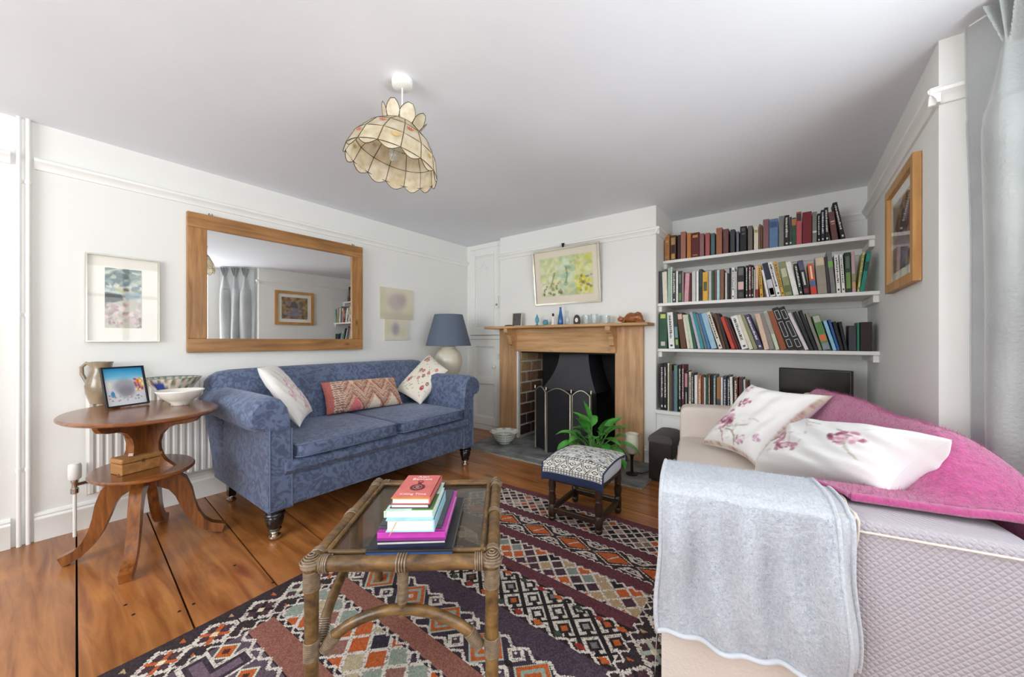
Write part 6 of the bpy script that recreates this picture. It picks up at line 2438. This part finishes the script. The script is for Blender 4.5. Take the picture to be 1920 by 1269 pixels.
# ---------------------------------------------------------------- books stacked on the coffee table
def flat_book(nl, nr, ztop, thick, ratio, col, spine, label, board=.002, pages='page_edges', fore=None):
    a, b = atz(nl[0], nl[1], ztop), atz(nr[0], nr[1], ztop)
    d = b - a
    w = d.length
    t = thing('book', label, 'book', (a.x, a.y, ztop - thick), math.atan2(d.y, d.x), 'books on the coffee table')
    dp = w * ratio
    m = book_mat(col, .4)
    MB().box((0, 0, thick - board), (w, dp, thick)).build('front_cover', m, t)
    MB().box((0, 0, .0003), (w, dp, board)).build('back_cover', m, t)
    if spine == 'near':
        MB().bbox((0, -.001, .0003), (w, .004, thick), .0012, 1).build('spine', m, t)
        MB().box((.004, .004, board), (w - .004, dp - .004, thick - board)).build('page_block', pages, t)
    elif spine == 'right':
        MB().bbox((w - .004, 0, .0003), (w + .001, dp, thick), .0012, 1).build('spine', m, t)
        MB().box((.004, .004, board), (w - .004, dp - .004, thick - board)).build('page_block', pages, t)
    else:
        MB().bbox((-.001, 0, .0003), (.004, dp, thick), .0012, 1).build('spine', m, t)
        MB().box((.004, .004, board), (w - .004, dp - .004, thick - board)).build('page_block', pages, t)
    return t, w, dp


BZ = RZT + GZ + .005
steps = [.024, .022, .025, .010, .036, .020, .013, .018]
tops = list(np.cumsum(steps) + BZ)
bk1, w1, d1 = flat_book((685, 1032), (848, 1029), tops[0], steps[0], 1.42, '#2b2d33', 'near', 'large black book at the bottom of the coffee table stack')
MB().box((.0, -.0018, .002), (w1, -.0008, .016)).build('spine_band', book_mat('#27508f', .35), bk1)
mbt = MB()
for k in range(9):
    mbt.box((w1 * (.36 + k * .028), -.0024, .004), (w1 * (.36 + k * .028) + .005, -.0016, .009))
o_ = mbt.build('spine_title', book_mat('#c9ccd4'), bk1)
o_['kind'] = 'stuff'
bk2, w2, d2 = flat_book((708, 1014), (834, 1010), tops[1], steps[1], 1.45, '#232a44', 'near', 'navy book second from the bottom of the coffee table stack')
MB().box((.0, -.0018, .012), (w2, -.0008, .017)).build('spine_band', book_mat('#c9c6c2'), bk2)
bk3, w3, d3 = flat_book((707, 998), (835, 996), tops[2], steps[2], 1.48, '#c845b4', 'near', 'magenta book in the coffee table stack')
MB().box((.0, -.0018, .0), (w3, -.0008, .008)).build('spine_band', book_mat('#8d2a86'), bk3)
bk4, w4, d4 = flat_book((710, 986), (828, 985), tops[3], steps[3], 1.42, '#4d5056', 'near', 'thin dark grey book lying on the magenta book')
bk5, w5, d5 = flat_book((723, 975), (814, 974), tops[4], steps[4], 1.5, '#a9d6e2', 'right', 'thick pale blue book in the middle of the coffee table stack', .003, 'paper_white')
MB().tube([(w5 * .22, -.001, .030), (w5 * .16, -.004, .012), (w5 * .10, -.012, -.004)], .0012, 5).build('ribbon_marker', book_mat('#c9a24a'), bk5)
bk6, w6, d6 = flat_book((720, 958), (812, 957), tops[5], steps[5], 1.5, '#cfe6d8', 'left', 'pale green and white book below the two small top books', .002, 'paper_white')
MB().box((w6 * .55, .004, steps[5]), (w6 - .002, d6 * .55, steps[5] + .0006)).build('cover_photo', book_mat('#5d7a3f'), bk6)
bk7, w7, d7 = flat_book((731, 945), (805, 945), tops[6], steps[6], 1.55, '#3a3a40', 'right', 'small dark book directly under the salmon book', .002, 'paper_white')
bk8, w8, d8 = flat_book((733, 934), (806, 934), tops[7], steps[7], 1.62, '#d9706a', 'right', 'salmon paperback on top of the coffee table stack', .0018, 'paper_white')


def text_mesh(name, body, size, parent, loc, material, rot=0.0, align='CENTER'):
    cu = bpy.data.curves.new(name, 'FONT')
    cu.body = body
    cu.size = size
    cu.align_x = align
    cu.extrude = .0002
    to = bpy.data.objects.new(name, cu)
    COL.objects.link(to)
    dg = bpy.context.evaluated_depsgraph_get()
    me = bpy.data.meshes.new_from_object(to.evaluated_get(dg))
    bpy.data.objects.remove(to, do_unlink=True)
    me.materials.clear()
    me.materials.append(mat(material))
    o = link(name, me, parent)
    o.location = loc
    o.rotation_euler = (0, 0, rot)
    return o


tz = steps[7] + .0006
text_mesh('author_first_name', 'Alan', .021, bk8, (w8 * .5, d8 * .88, tz), book_mat('#f6ece6'))
text_mesh('author_surname', 'Bennett', .021, bk8, (w8 * .5, d8 * .77, tz), book_mat('#f6ece6'))
text_mesh('title', 'Killing Time', .017, bk8, (w8 * .5, d8 * .13, tz), book_mat('#f6ece6'))
em = MB()
em.prism([(w8 * .5 + .024 * math.cos(t), d8 * .44 + .026 * math.sin(t)) for t in np.linspace(0, 2 * PI, 28, endpoint=False)], steps[7], steps[7] + .0008)
eo = em.build('cover_emblem', book_mat('#6d2f35'), bk8)
MB().prism([(w8 * .5 + .006 * math.cos(t), d8 * .44 + .006 * math.sin(t)) for t in np.linspace(0, 2 * PI, 16, endpoint=False)], steps[7] + .0008, steps[7] + .0013).build('emblem_centre', book_mat('#b98a84'), eo)
MB().tube([(w8 * .5 + .014 * math.cos(t), d8 * .44 + .015 * math.sin(t), steps[7] + .001) for t in np.linspace(0, 2 * PI, 24, endpoint=False)], .0007, 4, closed=True).build('emblem_ring', book_mat('#b98a84'), eo)
MB().box((w8 * .5 - .006, d8 * .44 + .024, steps[7]), (w8 * .5 + .006, d8 * .44 + .040, steps[7] + .0008)).build('emblem_neck', book_mat('#6d2f35'), eo)
MB().tube([(w8 * .5 + .009 * math.cos(t), d8 * .44 + .046 + .007 * math.sin(t), steps[7] + .0006) for t in np.linspace(0, 2 * PI, 18, endpoint=False)], .0013, 5, closed=True).build('emblem_loop', book_mat('#6d2f35'), eo)
MB().box((0, -.0008, steps[7] - .0018), (w8, .010, steps[7] + .0003)).build('cover_strip', book_mat('#d98a4a'), bk8)

# ================================================================== footstool
fs_ = thing('footstool', 'dark turned-leg footstool with black and white woven cover', 'footstool', (-1.005, 2.085, 0), math.radians(3))
for sx, sy in ((-.145, -.165), (.145, -.165), (.145, .165), (-.145, .165)):
    zb = RZT if sy < 0 else .0005
    MB().lathe([(.016, zb), (.022, zb + .012), (.022, .028), (.018, .034), (.022, .040), (.022, .10), (.017, .106), (.020, .115), (.024, .15), (.018, .18), (.022, .186), (.018, .195), (.023, .215), (.020, .24), (.020, .275)], 14, Matrix.Translation((sx, sy, 0))).build('leg', 'dark_oak', fs_, smooth=45)
for a, b in (((-.145, -.165), (.145, -.165)), ((.145, -.165), (.145, .165)), ((.145, .165), (-.145, .165)), ((-.145, .165), (-.145, -.165))):
    lo_ = (min(a[0], b[0]) - .012, min(a[1], b[1]) - .012, .058)
    hi_ = (max(a[0], b[0]) + .012, max(a[1], b[1]) + .012, .090)
    MB().bbox(lo_, hi_, .004).build('stretcher', 'dark_oak', fs_)
    MB().bbox((lo_[0], lo_[1], .245), (hi_[0], hi_[1], .285), .004).build('apron', 'dark_oak', fs_)
plain('stool_pad_blue', '#ccd2dc', .9, var=.05)
plain('navy_trim', '#26304f', .8)
soft_block((-.178, -.195, .275), (.178, .195, .372), 12, 6, .020).build('padded_seat', 'stool_pad_blue', fs_, smooth=70)
sc_ = Canvas(84, 150, '#d9d7d1')
rs = random.Random(8)
for k in range(1100):
    x, y = rs.uniform(0, 84), rs.uniform(0, 92)
    sc_.line(x, y, x + rs.uniform(2, 6), y + rs.uniform(-1.6, 1.6), .9, rs.choice(['#2e2e31', '#4c5054', '#8d979c', '#efede8', '#6e7b84', '#3a3a3d']), .85)


def teeth(y):
    sc_.rect(0, y, 84, y + 5, '#232327')
    for i in range(0, 84, 4):
        sc_.poly([(i, y + 2.5), (i + 2, y + .3), (i + 4, y + 2.5), (i + 2, y + 4.7)], '#e6e4de')


teeth(90)
sc_.rect(0, 95, 84, 119, '#dedcd5')
for i in range(0, 84, 21):
    sc_.path([(i, 118), (i + 10.5, 96), (i + 21, 118)], 3.2, '#55534f')
    sc_.path([(i, 118), (i + 10.5, 96), (i + 21, 118)], 1.0, '#dedcd5')
    for cx_ in (i, i + 21):
        pass
    for (cx_, cy_) in ((i + 10.5, 112), (i + 21, 102), (i, 102)):
        sc_.poly([(cx_ - 5, cy_), (cx_, cy_ - 5), (cx_ + 5, cy_), (cx_, cy_ + 5)], '#3a3a3c')
        sc_.poly([(cx_ - 3.4, cy_), (cx_, cy_ - 3.4), (cx_ + 3.4, cy_), (cx_, cy_ + 3.4)], '#e4e2dc')
        sc_.poly([(cx_ - 1.4, cy_), (cx_, cy_ - 1.4), (cx_ + 1.4, cy_), (cx_, cy_ + 1.4)], '#2e2e31')
teeth(119)
teeth(125)
sc_.rect(0, 131, 84, 150, '#2a3350')


def cover_pt(u, v):
    x = -.186 + .372 * u
    e = 1 - (2 * u - 1) ** 6
    if v < .10:
        t = v / .10
        return (x, .204, .33 + .045 * t - .012 * (1 - e))
    if v < .70:
        t = (v - .10) / .60
        y = .202 - .404 * t
        return (x, y, .372 + .036 * math.sin(PI * t) ** .8 * (1 - .45 * (2 * u - 1) ** 2) - .016 * (1 - e))
    t = (v - .70) / .30
    return (x, -.204 - .012 * math.sin(t * 2.2), .374 - .105 * t - .010 * (1 - e))


canvas_sheet('woven_cover', sc_, cover_pt, 'wool_weave', fs_)
for uu in (0.0, 1.0):
    MB().tube([cover_pt(uu, v) for v in np.linspace(0, 1, 50)], .005, 6).build('cover_piping', 'navy_trim', fs_, smooth=60)

# ================================================================== capiz shell pendant
PD = Vector((-1.397, 1.034, HC))
pend = thing('pendant_light', 'dome pendant lamp of capiz shell panels hanging from the ceiling', 'pendant lamp', PD)
MB().lathe([(0, 0), (.044, 0), (.046, -.006), (.044, -.030), (.036, -.036), (0, -.037)], 28).build('ceiling_rose', 'white_gloss', pend, smooth=45)
MB().tube([(0, 0, -.036), (0, 0, -.215)], .0035, 8).build('cord', 'white_gloss', pend, smooth=60)
vx = Vector((-.804, .595, 0))
TILT = Matrix.Translation((0, 0, -.20)) @ Matrix.Rotation(math.radians(12.5), 4, vx) @ Matrix.Translation((0, 0, .20))
plain('shell_wire', '#4a3f2c', .45, metal=.6)
prof = [(.074, -.212), (.135, -.262), (.178, -.325), (.200, -.395)]
NP = 14
wire = 'shell_wire'


def ringpt(r, z, a):
    return TILT @ Vector((r * math.cos(a), r * math.sin(a), z))


for row in range(3):
    (r0, z0), (r1, z1) = prof[row], prof[row + 1]
    for k in range(NP):
        a0, a1 = 2 * PI * k / NP, 2 * PI * (k + 1) / NP
        nn, mm = 6, 3
        vs, fs = [], []
        for j in range(mm + 1):
            for i in range(nn + 1):
                a = a0 + (a1 - a0) * i / nn
                f = j / mm
                # chord panels, the lowest row ends in a scallop
                am = (a0 + a1) / 2
                ck = math.cos((a1 - a0) / 2) / math.cos(a - am)
                r = (r0 + (r1 - r0) * f) * (ck * .6 + .4)
                z = z0 + (z1 - z0) * f
                if row == 2 and j == mm:
                    z -= .024 * math.sin(PI * i / nn)
                    r += .003 * math.sin(PI * i / nn)
                vs.append(ringpt(r, z, a))
        for j in range(mm):
            for i in range(nn):
                q = j * (nn + 1) + i
                fs.append((q, q + 1, q + nn + 2, q + nn + 1))
        pn = MB().add(vs, fs).build('shell_panel', 'capiz_shell', pend, smooth=60)
        if row == 2:
            low = [vs[mm * (nn + 1) + i] for i in range(nn + 1)]
            MB().tube(low, .0016, 5).build('edge_wire', wire, pn)
        if row == 2 and k % 2 == 0 or row == 1 and k % 2 == 1:
            rr = random.Random(k * 5 + row)
            sp = MB()
            am = (a0 + a1) / 2 + rr.uniform(-.08, .08)
            for q in range(4):
                ang = -.6 + q * .42
                c0 = ringpt((r0 + r1) / 2 * .985 + .006, (z0 + z1) / 2, am)
                tv = (ringpt((r0 + r1) / 2 + .006, (z0 + z1) / 2, am + .01) - ringpt((r0 + r1) / 2 + .006, (z0 + z1) / 2, am)).normalized()
                uv = (ringpt(r0 + .006, z0, am) - ringpt(r1 + .006, z1, am)).normalized()
                dv = (tv * math.sin(ang) + uv * math.cos(ang))
                pv = (tv * math.cos(ang) - uv * math.sin(ang))
                b0 = c0 + dv * .004
                sp.add([b0, b0 + dv * .012 + pv * .0045, b0 + dv * .024, b0 + dv * .012 - pv * .0045], [(0, 1, 2, 3)])
            so = sp.build('painted_spray', book_mat('#c2604f' if k % 4 else '#c9a86a'), pn)
            so['kind'] = 'stuff'
for row, (r, z) in enumerate(prof):
    MB().tube([ringpt(r * (.99), z, a) for a in np.linspace(0, 2 * PI, 56, endpoint=False)], .0017, 5, closed=True).build('ring_wire', wire, pend, smooth=60)
for k in range(NP):
    a = 2 * PI * k / NP
    MB().tube([ringpt(r, z, a) for r, z in prof], .0017, 5).build('rib_wire', wire, pend, smooth=60)
for k in range(8):
    a = 2 * PI * (k + .5) / 8
    vs, fs = [], []
    out = []
    for j in range(6):
        f = j / 5
        hw_ = .034 * math.sin(PI * (.28 + .60 * f)) if f < 1 else .010
        rr_ = .070 + .030 * f
        zz = -.212 + .062 * f
        c0 = Vector((rr_ * math.cos(a), rr_ * math.sin(a), zz))
        tv = Vector((-math.sin(a), math.cos(a), 0))
        vs += [TILT @ (c0 - tv * hw_), TILT @ c0, TILT @ (c0 + tv * hw_)]
    for j in range(5):
        fs += [(j * 3, j * 3 + 1, j * 3 + 4, j * 3 + 3), (j * 3 + 1, j * 3 + 2, j * 3 + 5, j * 3 + 4)]
    pt_ = MB().add(vs, fs).build('shell_petal', 'capiz_shell', pend, smooth=60)
    loop = [vs[j * 3] for j in range(6)] + [vs[j * 3 + 2] for j in range(5, -1, -1)]
    MB().tube(loop, .0015, 5).build('edge_wire', wire, pt_)
for k in range(3):
    a = 2 * PI * k / 3
    MB().tube([TILT @ Vector((0, 0, -.214)), ringpt(.074, -.212, a)], .0016, 5).build('spider_wire', wire, pend)
MB().lathe([(.018, -.215), (.018, -.25), (.022, -.252), (.022, -.275), (.016, -.276)], 16, TILT).build('lamp_holder', 'white_gloss', pend, smooth=45)
MB().lathe([(.012, -.276), (.014, -.295), (.026, -.325), (.028, -.345), (.018, -.37), (0, -.376)], 16, TILT).build('bulb', 'frosted_glass', pend, smooth=60)
